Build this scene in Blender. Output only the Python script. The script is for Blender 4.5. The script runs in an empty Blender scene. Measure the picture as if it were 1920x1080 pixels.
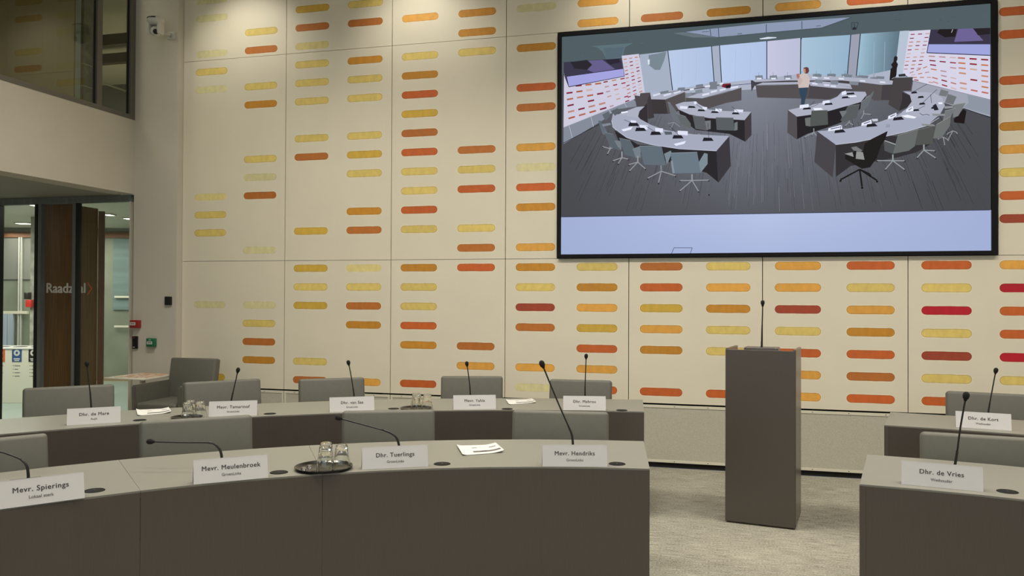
import bpy, bmesh, math, random
from mathutils import Vector, Matrix
from mathutils.geometry import tessellate_polygon
SC = bpy.context.scene
COL = SC.collection
random.seed(7)
PI = math.pi
# ------------------------------------------------------------------ camera
CAM_F = 1500.0                       # focal length in pixels of a 1920 px wide frame
FW = Vector((-0.25008133, 0.96816936, 0.01036473)); RT = Vector((0.96822329, 0.25004747, 0.00446399))
UP = Vector((-0.00173023, -0.01115174, 0.99993632)); EYE = Vector((5.91690478, -7.54254601, 1.58))
cam = bpy.data.cameras.new('camera'); cam.sensor_width = 36.0; cam.lens = 36.0*CAM_F/1920.0
cam.clip_start = 0.05; cam.clip_end = 200
camo = bpy.data.objects.new('camera', cam); COL.objects.link(camo)
camo.matrix_world = Matrix(((RT.x, UP.x, -FW.x, EYE.x), (RT.y, UP.y, -FW.y, EYE.y), (RT.z, UP.z, -FW.z, EYE.z), (0, 0, 0, 1)))
SC.camera = camo
# survey helpers: directions measured from the camera position, met with real planes of the room
def ray(px, py): return FW + RT*((px-960)/CAM_F) - UP*((py-540)/CAM_F)
def at_y(px, py, Y): v = ray(px, py); return EYE + v*((Y-EYE.y)/v.y)
def at_x(px, py, X): v = ray(px, py); return EYE + v*((X-EYE.x)/v.x)
def at_z(px, py, Z): v = ray(px, py); return EYE + v*((Z-EYE.z)/v.z)
def at_d(px, py, D): return EYE + ray(px, py)*D
# ------------------------------------------------------------------ world and exposure
w = bpy.data.worlds.new('world'); SC.world = w; w.use_nodes = True
w.node_tree.nodes['Background'].inputs[0].default_value = (0.80, 0.86, 1.0, 1)
w.node_tree.nodes['Background'].inputs[1].default_value = 0.12
SC.cycles.caustics_reflective = False
SC.view_settings.view_transform = 'Standard'; SC.view_settings.look = 'None'
SC.view_settings.exposure = 0.0; SC.view_settings.gamma = 1.0; SC.view_settings.use_curve_mapping = False
# ------------------------------------------------------------------ lamps of the hall
def area_light(name, loc, sx, sy, power, col, rot=(0, 0, 0)):
    l = bpy.data.lights.new(name, 'AREA'); l.shape = 'RECTANGLE'; l.size = sx; l.size_y = sy; l.energy = power; l.color = col
    o = bpy.data.objects.new(name, l); COL.objects.link(o); o.location = loc; o.rotation_euler = rot
    return o
WARM = (1.0, 0.93, 0.80)
CEIL = 5.2
LAMPS = [(2.2, -2.5), (4.6, -2.5), (7.2, -2.5), (10.0, -2.5), (2.2, -5.4), (4.6, -5.4), (7.2, -5.4), (10.0, -5.4), (3.0, -9.6), (8.6, -9.6)]
LAMP_W = {-2.5: 50, -5.4: 34, -9.6: 22}
for i, (x, y) in enumerate(LAMPS):
    l = area_light('ceiling_light', (x, y, CEIL-0.10), 1.5, 0.35, LAMP_W[y], WARM); l.data.spread = math.radians(125)
WASH = [(0.95, -0.85), (2.9, -0.85), (5.1, -0.85), (7.3, -0.85), (9.5, -0.85)]
for x, y in WASH:
    l = bpy.data.lights.new('wall_washer_light', 'SPOT'); l.energy = 40; l.color = WARM; l.spot_size = math.radians(90); l.spot_blend = 1.0; l.shadow_soft_size = 0.05
    o = bpy.data.objects.new('wall_washer_light', l); COL.objects.link(o); o.location = (x, y, CEIL-0.17)
    o.rotation_euler = Vector((0.15, 1.0, -1.4)).to_track_quat('-Z', 'Y').to_euler()
area_light('window_daylight', (6, -13.7, 2.4), 11, 3.0, 55, (0.82, 0.90, 1.0), (math.radians(90), 0, 0))   # daylight from the blinds behind
# ------------------------------------------------------------------ materials
def lin(c):
    return tuple(((v/255)/12.92 if v/255 <= 0.04045 else ((v/255+0.055)/1.055)**2.4) for v in c)
def mat(name, col, rough=0.6, metal=0.0, noise=0.0, nscale=20.0, stretch=(1, 1, 1), bump=0.0, spec=0.5, coord='Object'):
    m = bpy.data.materials.new(name); m.use_nodes = True; nt = m.node_tree; b = nt.nodes['Principled BSDF']
    b.inputs['Base Color'].default_value = (*col, 1); b.inputs['Roughness'].default_value = rough
    b.inputs['Metallic'].default_value = metal; b.inputs['Specular IOR Level'].default_value = spec
    if noise or bump:
        tc = nt.nodes.new('ShaderNodeTexCoord'); mp = nt.nodes.new('ShaderNodeMapping'); mp.inputs['Scale'].default_value = stretch
        nz = nt.nodes.new('ShaderNodeTexNoise'); nz.inputs['Scale'].default_value = nscale; nz.inputs['Detail'].default_value = 4
        nt.links.new(tc.outputs[coord], mp.inputs[0]); nt.links.new(mp.outputs[0], nz.inputs['Vector'])
        if noise:
            mx = nt.nodes.new('ShaderNodeMapRange'); mx.inputs['From Min'].default_value = 0.3; mx.inputs['From Max'].default_value = 0.7
            mx.inputs['To Min'].default_value = 1-noise; mx.inputs['To Max'].default_value = 1+noise
            vm = nt.nodes.new('ShaderNodeVectorMath'); vm.operation = 'SCALE'; vm.inputs[0].default_value = col
            nt.links.new(nz.outputs['Fac'], mx.inputs['Value']); nt.links.new(mx.outputs[0], vm.inputs['Scale']); nt.links.new(vm.outputs[0], b.inputs['Base Color'])
        if bump:
            bp = nt.nodes.new('ShaderNodeBump'); bp.inputs['Strength'].default_value = bump; bp.inputs['Distance'].default_value = 0.004
            nt.links.new(nz.outputs['Fac'], bp.inputs['Height']); nt.links.new(bp.outputs[0], b.inputs['Normal'])
    return m
def emit(name, col, s):
    m = bpy.data.materials.new(name); m.use_nodes = True; nt = m.node_tree; nt.nodes.clear()
    e = nt.nodes.new('ShaderNodeEmission'); o = nt.nodes.new('ShaderNodeOutputMaterial'); e.inputs[0].default_value = (*col, 1); e.inputs[1].default_value = s
    nt.links.new(e.outputs[0], o.inputs[0]); return m
def pane_mat(name, tint, gloss=1.0):
    m = bpy.data.materials.new(name); m.use_nodes = True; nt = m.node_tree; nt.nodes.clear()
    t = nt.nodes.new('ShaderNodeBsdfTransparent'); t.inputs[0].default_value = (*tint, 1)
    g = nt.nodes.new('ShaderNodeBsdfGlossy'); g.inputs['Roughness'].default_value = 0.0; g.inputs[0].default_value = (gloss, gloss, gloss, 1)
    f = nt.nodes.new('ShaderNodeFresnel'); gm = nt.nodes.new('ShaderNodeNewGeometry'); mr = nt.nodes.new('ShaderNodeMapRange')
    mr.inputs['To Min'].default_value = 1.5; mr.inputs['To Max'].default_value = 1/1.5; nt.links.new(gm.outputs['Backfacing'], mr.inputs['Value']); nt.links.new(mr.outputs[0], f.inputs[0])
    mx = nt.nodes.new('ShaderNodeMixShader'); o = nt.nodes.new('ShaderNodeOutputMaterial')
    nt.links.new(f.outputs[0], mx.inputs[0]); nt.links.new(t.outputs[0], mx.inputs[1]); nt.links.new(g.outputs[0], mx.inputs[2]); nt.links.new(mx.outputs[0], o.inputs[0])
    return m
M = {}
PANEL = (0.83, 0.775, 0.63)
M['panel'] = mat('cream_lacquer', PANEL, 0.5, noise=0.02, nscale=3, bump=0.02)
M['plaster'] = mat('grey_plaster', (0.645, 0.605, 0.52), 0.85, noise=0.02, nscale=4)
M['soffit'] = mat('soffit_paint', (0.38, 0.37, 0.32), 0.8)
M['dark_gap'] = mat('dark_gap', (0.01, 0.009, 0.008), 0.9)
M['black'] = mat('black_plastic', (0.012, 0.011, 0.011), 0.45)
M['blackgloss'] = mat('black_gloss', (0.01, 0.01, 0.011), 0.15)
M['bezel'] = mat('matt_black_bezel', (0.006, 0.006, 0.007), 0.6, spec=0.2)
M['foam'] = mat('black_foam', (0.008, 0.007, 0.007), 0.95, bump=0.6, nscale=300)
M['desk_top'] = mat('grey_laminate_top', (0.215, 0.213, 0.183), 0.42, noise=0.015, nscale=8)
M['desk_front'] = mat('taupe_laminate', (0.087, 0.075, 0.065), 0.27, noise=0.05, nscale=60, stretch=(8, 8, 0.15))
M['chair'] = mat('grey_leatherette', (0.130, 0.128, 0.108), 0.6, noise=0.03, nscale=30, bump=0.08)
M['chrome'] = mat('brushed_aluminium', (0.6, 0.6, 0.6), 0.25, metal=1.0)
M['card'] = mat('white_card', (0.60, 0.595, 0.60), 0.7)
M['paper'] = mat('newsprint', (0.66, 0.655, 0.63), 0.75)
M['ink'] = mat('grey_ink', (0.055, 0.05, 0.05), 0.7)
M['ink2'] = mat('soft_grey_ink', (0.13, 0.125, 0.12), 0.7)
M['steel'] = mat('grey_steel_frame', (0.23, 0.255, 0.255), 0.45, metal=0.3, noise=0.12, nscale=25, stretch=(1, 1, 0.1))
M['steel_up'] = mat('bronze_grey_frame', (0.17, 0.16, 0.135), 0.5, metal=0.2)
M['wood'] = mat('oak_veneer', (0.20, 0.105, 0.035), 0.45, noise=0.30, nscale=14, stretch=(6, 6, 0.12))
M['woodlight'] = mat('light_oak', (0.36, 0.25, 0.13), 0.5, noise=0.1, nscale=14, stretch=(6, 6, 0.12))
M['woodup'] = mat('brown_panelling', (0.21, 0.175, 0.09), 0.55, noise=0.12, nscale=10, stretch=(6, 6, 0.05))
M['woodred'] = mat('red_brown_beam', (0.22, 0.10, 0.05), 0.5)
M['concrete'] = mat('concrete', (0.36, 0.36, 0.30), 0.85, noise=0.35, nscale=9, bump=0.3)
M['white'] = mat('white_laminate', (0.75, 0.72, 0.60), 0.5)
M['grey'] = mat('grey_paint', (0.19, 0.195, 0.175), 0.7)
M['pale_green'] = mat('pale_green_wall', (0.225, 0.25, 0.195), 0.6, noise=0.15, nscale=2)
M['blue_grey'] = mat('blue_grey_blind', (0.15, 0.22, 0.215), 0.6, noise=0.2, nscale=3, stretch=(0.2, 0.2, 3))
M['pale_floor'] = mat('pale_blue_floor', (0.30, 0.37, 0.335), 0.35)
M['curtain'] = mat('blue_curtain', (0.42, 0.50, 0.60), 0.8, noise=0.3, nscale=6, stretch=(8, 8, 0.1))
M['red'] = mat('red_plastic', (0.33, 0.02, 0.025), 0.4)
M['redvivid'] = mat('vivid_red_plastic', (0.6, 0.03, 0.02), 0.4)
M['green'] = mat('green_plastic', (0.01, 0.16, 0.07), 0.4)
M['orange'] = mat('orange_print', (0.62, 0.10, 0.02), 0.5)
M['blue'] = mat('blue_print', (0.02, 0.08, 0.24), 0.5)
M['white_plastic'] = mat('white_plastic', (0.62, 0.62, 0.58), 0.4)
M['lettering'] = mat('white_lettering', (0.88, 0.86, 0.76), 0.6)
M['arrow'] = mat('red_arrow_print', (0.75, 0.10, 0.04), 0.6)
M['pane'] = pane_mat('clear_pane', (0.96, 0.98, 0.95))
M['pane_up'] = pane_mat('tinted_pane', (0.62, 0.64, 0.56))
M['pane_smoke'] = pane_mat('smoked_pane', (0.42, 0.34, 0.27))
M['lamp'] = emit('lamp_glow', (1.0, 0.95, 0.85), 6.0)
M['lamp_far'] = emit('corridor_lamp_glow', (1.0, 1.0, 0.92), 3.0)
g = bpy.data.materials.new('tumbler_glass'); g.use_nodes = True; b = g.node_tree.nodes['Principled BSDF']
b.inputs['Transmission Weight'].default_value = 1.0; b.inputs['Roughness'].default_value = 0.02; b.inputs['IOR'].default_value = 1.45; b.inputs['Base Color'].default_value = (0.97, 0.98, 0.95, 1)
M['glass'] = g
# perforated mesh of the convector covers
def perf_mat():
    m = mat('perforated_metal', (0.52, 0.50, 0.42), 0.6); nt = m.node_tree; b = nt.nodes['Principled BSDF']
    tc = nt.nodes.new('ShaderNodeTexCoord'); wv = nt.nodes.new('ShaderNodeTexVoronoi'); wv.inputs['Scale'].default_value = 240
    rp = nt.nodes.new('ShaderNodeMapRange'); rp.inputs['From Min'].default_value = 0.2; rp.inputs['From Max'].default_value = 0.5; rp.inputs['To Min'].default_value = 0.72; rp.inputs['To Max'].default_value = 1.1
    vm = nt.nodes.new('ShaderNodeVectorMath'); vm.operation = 'SCALE'; vm.inputs[0].default_value = (0.52, 0.50, 0.42)
    nt.links.new(tc.outputs['Object'], wv.inputs['Vector']); nt.links.new(wv.outputs['Distance'], rp.inputs['Value']); nt.links.new(rp.outputs[0], vm.inputs['Scale']); nt.links.new(vm.outputs[0], b.inputs['Base Color'])
    return m
M['perf'] = perf_mat()
# carpet: short horizontal streaks of light and dark yarn
def carpet_mat():
    m = mat('streaked_carpet', (0.3, 0.28, 0.22), 0.95, spec=0.1); nt = m.node_tree; b = nt.nodes['Principled BSDF']
    tc = nt.nodes.new('ShaderNodeTexCoord')
    def nz(scale, st, det=3):
        mp = nt.nodes.new('ShaderNodeMapping'); mp.inputs['Scale'].default_value = st
        n = nt.nodes.new('ShaderNodeTexNoise'); n.inputs['Scale'].default_value = scale; n.inputs['Detail'].default_value = det; n.inputs['Roughness'].default_value = 0.6
        nt.links.new(tc.outputs['Object'], mp.inputs[0]); nt.links.new(mp.outputs[0], n.inputs['Vector']); return n
    a = nz(20, (0.35, 11.0, 1)); c = nz(70, (1.2, 2.6, 1), 5); e = nz(1.2, (1, 1, 1))
    m1 = nt.nodes.new('ShaderNodeMath'); m1.operation = 'ADD'; m2 = nt.nodes.new('ShaderNodeMath'); m2.operation = 'MULTIPLY_ADD'; m2.inputs[1].default_value = 0.25
    nt.links.new(a.outputs['Fac'], m1.inputs[0]); nt.links.new(c.outputs['Fac'], m1.inputs[1]); nt.links.new(e.outputs['Fac'], m2.inputs[0]); nt.links.new(m1.outputs[0], m2.inputs[2])
    cr = nt.nodes.new('ShaderNodeValToRGB'); cr.color_ramp.elements[0].position = 0.445; cr.color_ramp.elements[0].color = (0.11, 0.103, 0.082, 1)
    cr.color_ramp.elements[1].position = 0.60; cr.color_ramp.elements[1].color = (0.44, 0.425, 0.355, 1)
    dv = nt.nodes.new('ShaderNodeMath'); dv.operation = 'MULTIPLY'; dv.inputs[1].default_value = 0.48
    nt.links.new(m2.outputs[0], dv.inputs[0]); nt.links.new(dv.outputs[0], cr.inputs[0]); nt.links.new(cr.outputs[0], b.inputs['Base Color'])
    bp = nt.nodes.new('ShaderNodeBump'); bp.inputs['Strength'].default_value = 0.5; bp.inputs['Distance'].default_value = 0.006
    nt.links.new(m1.outputs[0], bp.inputs['Height']); nt.links.new(bp.outputs[0], b.inputs['Normal'])
    return m
M['carpet'] = carpet_mat()
# paint in the slots: colour attribute with brushed streaks
def attr_mat(name, emission=False):
    m = bpy.data.materials.new(name); m.use_nodes = True; nt = m.node_tree
    at = nt.nodes.new('ShaderNodeAttribute'); at.attribute_name = 'tone'
    if emission:
        nt.nodes.remove(nt.nodes['Principled BSDF']); e = nt.nodes.new('ShaderNodeEmission'); nt.links.new(at.outputs['Color'], e.inputs[0])
        nt.links.new(e.outputs[0], nt.nodes['Material Output'].inputs[0]); return m
    b = nt.nodes['Principled BSDF']; b.inputs['Roughness'].default_value = 0.6
    tc = nt.nodes.new('ShaderNodeTexCoord'); mp = nt.nodes.new('ShaderNodeMapping'); mp.inputs['Scale'].default_value = (1.5, 1, 1)
    n = nt.nodes.new('ShaderNodeTexNoise'); n.inputs['Scale'].default_value = 14; n.inputs['Detail'].default_value = 6
    mr = nt.nodes.new('ShaderNodeMapRange'); mr.inputs['From Min'].default_value = 0.3; mr.inputs['From Max'].default_value = 0.7; mr.inputs['To Min'].default_value = 0.92; mr.inputs['To Max'].default_value = 1.08
    vm = nt.nodes.new('ShaderNodeVectorMath'); vm.operation = 'SCALE'
    nt.links.new(tc.outputs['Object'], mp.inputs[0]); nt.links.new(mp.outputs[0], n.inputs['Vector']); nt.links.new(n.outputs['Fac'], mr.inputs['Value'])
    nt.links.new(at.outputs['Color'], vm.inputs[0]); nt.links.new(mr.outputs[0], vm.inputs['Scale']); nt.links.new(vm.outputs[0], b.inputs['Base Color'])
    return m
M['slot'] = attr_mat('slot_paint'); M['screen'] = attr_mat('screen_picture', True); M['screen'].cycles.emission_sampling = 'NONE'
# ------------------------------------------------------------------ mesh helpers
def link(name, bm, material, parent=None, smooth=False):
    me = bpy.data.meshes.new(name); bmesh.ops.recalc_face_normals(bm, faces=bm.faces); bm.to_mesh(me); bm.free()
    for mm in (material if isinstance(material, (list, tuple)) else [material]): me.materials.append(mm)
    if smooth:
        for p in me.polygons: p.use_smooth = True
        if smooth == 'auto': me.set_sharp_from_angle(angle=math.radians(35))
    o = bpy.data.objects.new(name, me); COL.objects.link(o)
    if parent: o.parent = parent
    return o
def thing(name, label, cat, loc=(0, 0, 0), rz=0.0, group=None):
    o = bpy.data.objects.new(name, None); COL.objects.link(o); o.location = loc; o.rotation_euler = (0, 0, rz); o.empty_display_size = 0.1
    o['label'] = label; o['category'] = cat
    if group: o['group'] = group
    return o
def tag(o, label, cat, group=None):
    o['label'] = label; o['category'] = cat
    if group: o['group'] = group
    return o
def struct(o): o['kind'] = 'structure'; return o
def box(bm, lo, hi, bevel=0.0, seg=2, mi=0):
    vs = [bm.verts.new((x, y, z)) for z in (lo[2], hi[2]) for y in (lo[1], hi[1]) for x in (lo[0], hi[0])]
    fs = [bm.faces.new([vs[i] for i in q]) for q in ((0, 2, 3, 1), (4, 5, 7, 6), (0, 1, 5, 4), (2, 6, 7, 3), (0, 4, 6, 2), (1, 3, 7, 5))]
    for f in fs: f.material_index = mi
    if bevel:
        es = list({e for f in fs for e in f.edges})
        r = bmesh.ops.bevel(bm, geom=es, offset=bevel, segments=seg, profile=0.5, affect='EDGES')
        for f in r['faces']: f.material_index = mi
    return vs
def prism(bm, pts, z0, z1, mi=0, cap=True):
    a = [bm.verts.new((x, y, z0)) for x, y in pts]; b = [bm.verts.new((x, y, z1)) for x, y in pts]; n = len(pts)
    for i in range(n): f = bm.faces.new((a[i], a[(i+1) % n], b[(i+1) % n], b[i])); f.material_index = mi
    if cap:
        for t in (bm.faces.new(a[::-1]), bm.faces.new(b)): t.material_index = mi
    return a, b
def quad(bm, p, mi=0):
    f = bm.faces.new([bm.verts.new(q) for q in p]); f.material_index = mi; return f
def tube(bm, pts, radii, n=10, cap=True):
    pts = [Vector(p) for p in pts]; rings = []; prev = None
    for i, p in enumerate(pts):
        t = (pts[min(i+1, len(pts)-1)] - pts[max(i-1, 0)]).normalized()
        if prev is None: a = t.orthogonal().normalized()
        else: a = (prev - t*prev.dot(t)).normalized()
        prev = a; b = t.cross(a); r = radii[i] if isinstance(radii, (list, tuple)) else radii
        rings.append([bm.verts.new(p + (a*math.cos(2*PI*k/n) + b*math.sin(2*PI*k/n))*r) for k in range(n)])
    for i in range(len(rings)-1):
        for k in range(n): bm.faces.new((rings[i][k], rings[i][(k+1) % n], rings[i+1][(k+1) % n], rings[i+1][k]))
    if cap: bm.faces.new(rings[0][::-1]); bm.faces.new(rings[-1])
def lathe(bm, prof, n=32, c=(0, 0, 0), facets=None):
    rings = []
    for r, z in prof:
        if r < 1e-6: rings.append([bm.verts.new((c[0], c[1], c[2]+z))])
        else: rings.append([bm.verts.new((c[0]+r*math.cos(2*PI*k/n), c[1]+r*math.sin(2*PI*k/n), c[2]+z)) for k in range(n)])
    for a, b in zip(rings, rings[1:]):
        for k in range(n):
            k2 = (k+1) % n
            if len(a) == 1 and len(b) == 1: continue
            if len(a) == 1: bm.faces.new((a[0], b[k2], b[k]))
            elif len(b) == 1: bm.faces.new((a[k], a[k2], b[0]))
            else: bm.faces.new((a[k], a[k2], b[k2], b[k]))
def NB(): return bmesh.new()
def spline(pts, k=6):
    pts = [Vector(p) for p in pts]; out = []
    for i in range(len(pts)-1):
        p0, p1, p2, p3 = pts[max(i-1, 0)], pts[i], pts[i+1], pts[min(i+2, len(pts)-1)]
        for j in range(k):
            t = j/k; out.append(0.5*((2*p1) + (p2-p0)*t + (2*p0-5*p1+4*p2-p3)*t*t + (3*p1-p0-3*p2+p3)*t**3))
    out.append(pts[-1]); return out
def lettering(name, text, size, material, parent, mw, bold=0.0, align='CENTER', spacing=1.0):
    cu = bpy.data.curves.new(name, 'FONT'); cu.body = text; cu.size = size; cu.align_x = align; cu.align_y = 'CENTER'; cu.resolution_u = 3; cu.extrude = 0.00012; cu.space_character = spacing
    tmp = bpy.data.objects.new(name, cu); COL.objects.link(tmp); bpy.context.view_layer.update()
    me = bpy.data.meshes.new_from_object(tmp.evaluated_get(bpy.context.evaluated_depsgraph_get())); bpy.data.objects.remove(tmp)
    if bold:                                             # heavier strokes: the same letters struck again a hair to each side
        bm = bmesh.new(); bm.from_mesh(me); base = list(bm.verts)+list(bm.edges)+list(bm.faces)
        for dx, dy, dz in ((bold, 0, 0.00003), (-bold, 0, 0.00006), (0, bold*0.5, 0.00009), (0, -bold*0.5, 0.00012)):
            d = bmesh.ops.duplicate(bm, geom=base); bmesh.ops.translate(bm, verts=[g for g in d['geom'] if isinstance(g, bmesh.types.BMVert)], vec=(dx, dy, dz))
        bm.to_mesh(me); bm.free()
    me.materials.clear(); me.materials.append(material)
    o = bpy.data.objects.new(name, me); COL.objects.link(o); o.parent = parent; o.matrix_local = mw
    return o
# ------------------------------------------------------------------ room shell
X0, X1, YB, XP = -0.297, 13.2, -14.0, 0.25          # left wall face, right wall face, back of hall, edge of the slotted wall
def sbox(name, lo, hi, m): bm = NB(); box(bm, lo, hi); return struct(link(name, bm, m))
sbox('floor', (-3.7, YB, -0.1), (X1, 0.0, 0.0), M['carpet'])
sbox('ceiling', (X0-0.25, YB, CEIL), (X1, 0.3, CEIL+0.2), M['plaster'])
sbox('wall_right', (X1, YB, 0), (X1+0.2, 0.3, CEIL), M['plaster'])
sbox('wall_front', (-3.7, YB-0.2, 0), (X1, YB, CEIL), M['plaster'])
SOF, SILL = 2.682, 3.495
bm = NB(); box(bm, (X0-0.25, YB, SOF), (X0, -0.09, SILL)); box(bm, (X0-0.25, YB, SILL), (X0, -7.0, CEIL)); struct(link('wall_left', bm, M['plaster']))
sbox('wall_alcove', (-3.7, YB, 0), (-3.5, -0.05, SOF), M['plaster'])
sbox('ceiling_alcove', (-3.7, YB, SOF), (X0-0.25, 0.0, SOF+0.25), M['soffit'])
bm = NB(); box(bm, (X0, -0.09, 0), (XP, 0.3, CEIL)); struct(link('trim_1', bm, M['plaster']))       # pier beside the slotted wall
# ------------------------------------------------------------------ slotted wall
ROWZ, PITCH = 4.579167, 0.1940304
PAL = dict(p=(182, 172, 122), q=(186, 170, 106), y=(186, 162, 84), Y=(176, 141, 50), m=(190, 136, 54), a=(166, 112, 32), o=(156, 90, 34), r=(168, 80, 30), R=(134, 54, 32), C=(152, 14, 28))
SLOT = {1: '0p2p3y4p10q11y12y16p20Y', 2: '1y2o4y5a8y9p10o13p16p17y18o19a', 3: '0Y1o2q3y4y5y7y8o12Y14Y15y16Y19y20o',
        4: '0y1o3a4y5y7y8Y9y11a12o14q15y16o17a20m', 5: '1m3y4a5r6Y7o8r9y10y11r12y14a15y16y17r18a20r', 6: '1a2a3y8o9y10r12y13o14r18o19m',
        7: '1p3a5r6o8m9p10r11a13m14a15y16R17o19m20p', 8: '1m2m14y15a16m17Y18r19m20r', 9: '2o14o15r16Y17m18a20r', 10: '2a14y15m16a17y18y20r',
        11: '2m14m15m16R17y18r19m20m', 12: '2r14r15y16m17a18r19o20r', 13: '2r14r15y16C17y18R19y20r', 14: '3r4r6r7r8a9m10y11r12R14m15C16r17r18C19y20r'}
SL = {}
import re
for c, s in SLOT.items():
    for k, l in re.findall(r'(\d+)([a-zA-Z])', s): SL[(c, int(k))] = l
for c in range(1, 22):
    for k in range(-2, 21):
        if (c >= 15 or k < 0) and random.random() < 0.55: SL[(c, k)] = random.choice('pyYmaorrRC' if c > 14 else 'pyyYa')
ILL = tuple(a/b for a, b in zip(lin((187, 177, 150)), PANEL))
def paint(l):
    c = lin(PAL[l]); k = random.uniform(0.93, 1.07); return tuple(min(0.95, a/b*k) for a, b in zip(c, ILL))
SCR = (4.425, 8.183, 1.948, 4.108)                      # x0, x1, z0, z1 of the video wall
wall = struct(sbox('wall_back', (XP, 0.03, 0), (X1, 0.3, CEIL), M['dark_gap']))
def capsule(cx, cz, hl, hr, n=9, jit=0.0):
    pts = []
    for sgn in (1, -1):
        for i in range(n):
            a = -PI/2 + PI*i/(n-1)
            pts.append((cx + sgn*((hl-hr) + hr*math.cos(a)) , cz + sgn*hr*math.sin(a)))
        m = 5
        for i in range(1, m):
            t = i/m; pts.append((cx + sgn*(hl-hr)*(1-2*t), cz + sgn*(hr + jit*random.uniform(-1, 1))))
    return pts
def panel(x0, x1, z0, z1):
    bm = NB(); tone = bm.loops.layers.float_color.new('tone')
    e = 0.0035; x0 += e; x1 -= e; z0 += e*0.6; z1 -= e*0.6
    def face(pts, y, mi=0, col=(0.7, 0.6, 0.5)):
        f = bm.faces.new([bm.verts.new((x, y, z)) for x, z in pts]); f.material_index = mi
        for lp in f.loops: lp[tone] = (*col, 1)
        return f
    cols = [c for c in range(1, 22) if x0 < c*0.6 < x1]
    rows = [k for k in range(-3, 22) if z0 < ROWZ-PITCH*k < z1]
    xe = [x0] + [(a+b)*0.3 for a, b in zip(cols, cols[1:])] + [x1]; ze = [z1] + [ROWZ-PITCH*(k+0.5) for k in rows[:-1]] + [z0]
    for i, c in enumerate(cols):
        for j, k in enumerate(rows):
            a, b2, t, bt = xe[i], xe[i+1], ze[j], ze[j+1]; rect = [(a, bt), (b2, bt), (b2, t), (a, t)]
            if (c, k) not in SL: face(rect, 0.0); continue
            l = SL[(c, k)]; col = paint(l); cz = ROWZ-PITCH*k; cx = c*0.6; hr = 0.037; hl = 0.195
            if not (bt < cz-hr-0.01 and t > cz+hr+0.01): face(rect, 0.0); continue
            st = random.getstate(); out = capsule(cx, cz, hl, hr, jit=0.0012); strong = l not in 'pq'
            hal = [((x-cx)*(hl+0.007)/hl+cx, (z-cz)*(hr+0.007)/hr+cz) for x, z in out]
            polys = [[Vector((x, z, 0)) for x, z in rect], [Vector((x, z, 0)) for x, z in hal]]
            allp = rect + hal; vs = [bm.verts.new((x, 0.0, z)) for x, z in allp]
            for tri in tessellate_polygon(polys):
                f = bm.faces.new([vs[q] for q in tri]); f.material_index = 0
                for lp in f.loops: lp[tone] = (0.7, 0.6, 0.5, 1)
            halo = (0.90, 0.80, 0.61) if strong else PANEL
            edge = tuple(v*(0.62 if strong else 0.92) for v in col); inn = [((x-cx)*(hl-0.004)/hl+cx, (z-cz)*(hr-0.004)/hr+cz) for x, z in out]
            n = len(out)
            for q in range(n):
                q2 = (q+1) % n
                face([hal[q], hal[q2], out[q2], out[q]], 0.0, 1, halo)
                face([out[q], out[q2], inn[q2], inn[q]], 0.0, 1, edge)
            v3 = [Vector((x, z, 0)) for x, z in inn]; vs = [bm.verts.new((x, 0.0, z)) for x, z in inn]
            for tri in tessellate_polygon([v3]):
                f = bm.faces.new([vs[q] for q in tri]); f.material_index = 1
                for lp in f.loops: lp[tone] = (*col, 1)
    for f in bm.faces: f.normal_update()
    for f in list(bm.faces):
        if f.normal.y > 0: f.normal_flip()
    T = 0.022                                            # panel edges
    for p, q in (((x0, z0), (x1, z0)), ((x1, z0), (x1, z1)), ((x1, z1), (x0, z1)), ((x0, z1), (x0, z0))):
        quad(bm, [(p[0], 0, p[1]), (q[0], 0, q[1]), (q[0], T, q[1]), (p[0], T, p[1])])
    me = bpy.data.meshes.new('wall_panel'); bm.to_mesh(me); bm.free(); me.materials.append(M['panel']); me.materials.append(M['slot'])
    o = bpy.data.objects.new('wall_panel', me); COL.objects.link(o); o.parent = wall
SEAMS = [XP, 1.5, 2.7, 3.9, 5.1, 6.3, 7.5, 8.7, 9.9, 11.1, 12.3, X1]
for a, b_ in zip(SEAMS, SEAMS[1:]):
    panel(a, b_, 4.122, CEIL); panel(a, b_, 0.592, 1.944)
    if b_ <= 4.0 or a >= 8.6: panel(a, b_, 1.944, 4.122)
panel(3.9, SCR[0]-0.012, 1.944, 4.122); panel(SCR[1]+0.012, 8.7, 1.944, 4.122)
# convector covers under the slotted wall
base = struct(sbox('baseboard_back', (XP, 0.015, 0), (X1, 0.03, 0.045), M['dark_gap']))
for a, b_ in zip([XP, 1.5, 2.7, 3.9, 6.0, 8.1, 10.2], [1.5, 2.7, 3.9, 6.0, 8.1, 10.2, X1]):
    a += 0.004; b_ -= 0.004
    bm = NB(); box(bm, (a, 0.0, 0.048), (b_, 0.02, 0.070)); box(bm, (a, 0.0, 0.553), (b_, 0.02, 0.577)); box(bm, (a, 0.0, 0.070), (a+0.02, 0.02, 0.553)); box(bm, (b_-0.02, 0.0, 0.070), (b_, 0.02, 0.553))
    link('cover_frame', bm, M['white'], base)
    bm = NB(); box(bm, (a+0.02, 0.004, 0.07), (b_-0.02, 0.018, 0.553)); link('perforated_sheet', bm, M['perf'], base)
    bm = NB(); x = a+0.12
    while x < b_:
        for z in (0.059, 0.565): tube(bm, [(x, 0.001, z), (x, -0.002, z)], 0.004, 8)
        x += 0.30
    link('screw_row', bm, M['dark_gap'], base)
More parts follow.
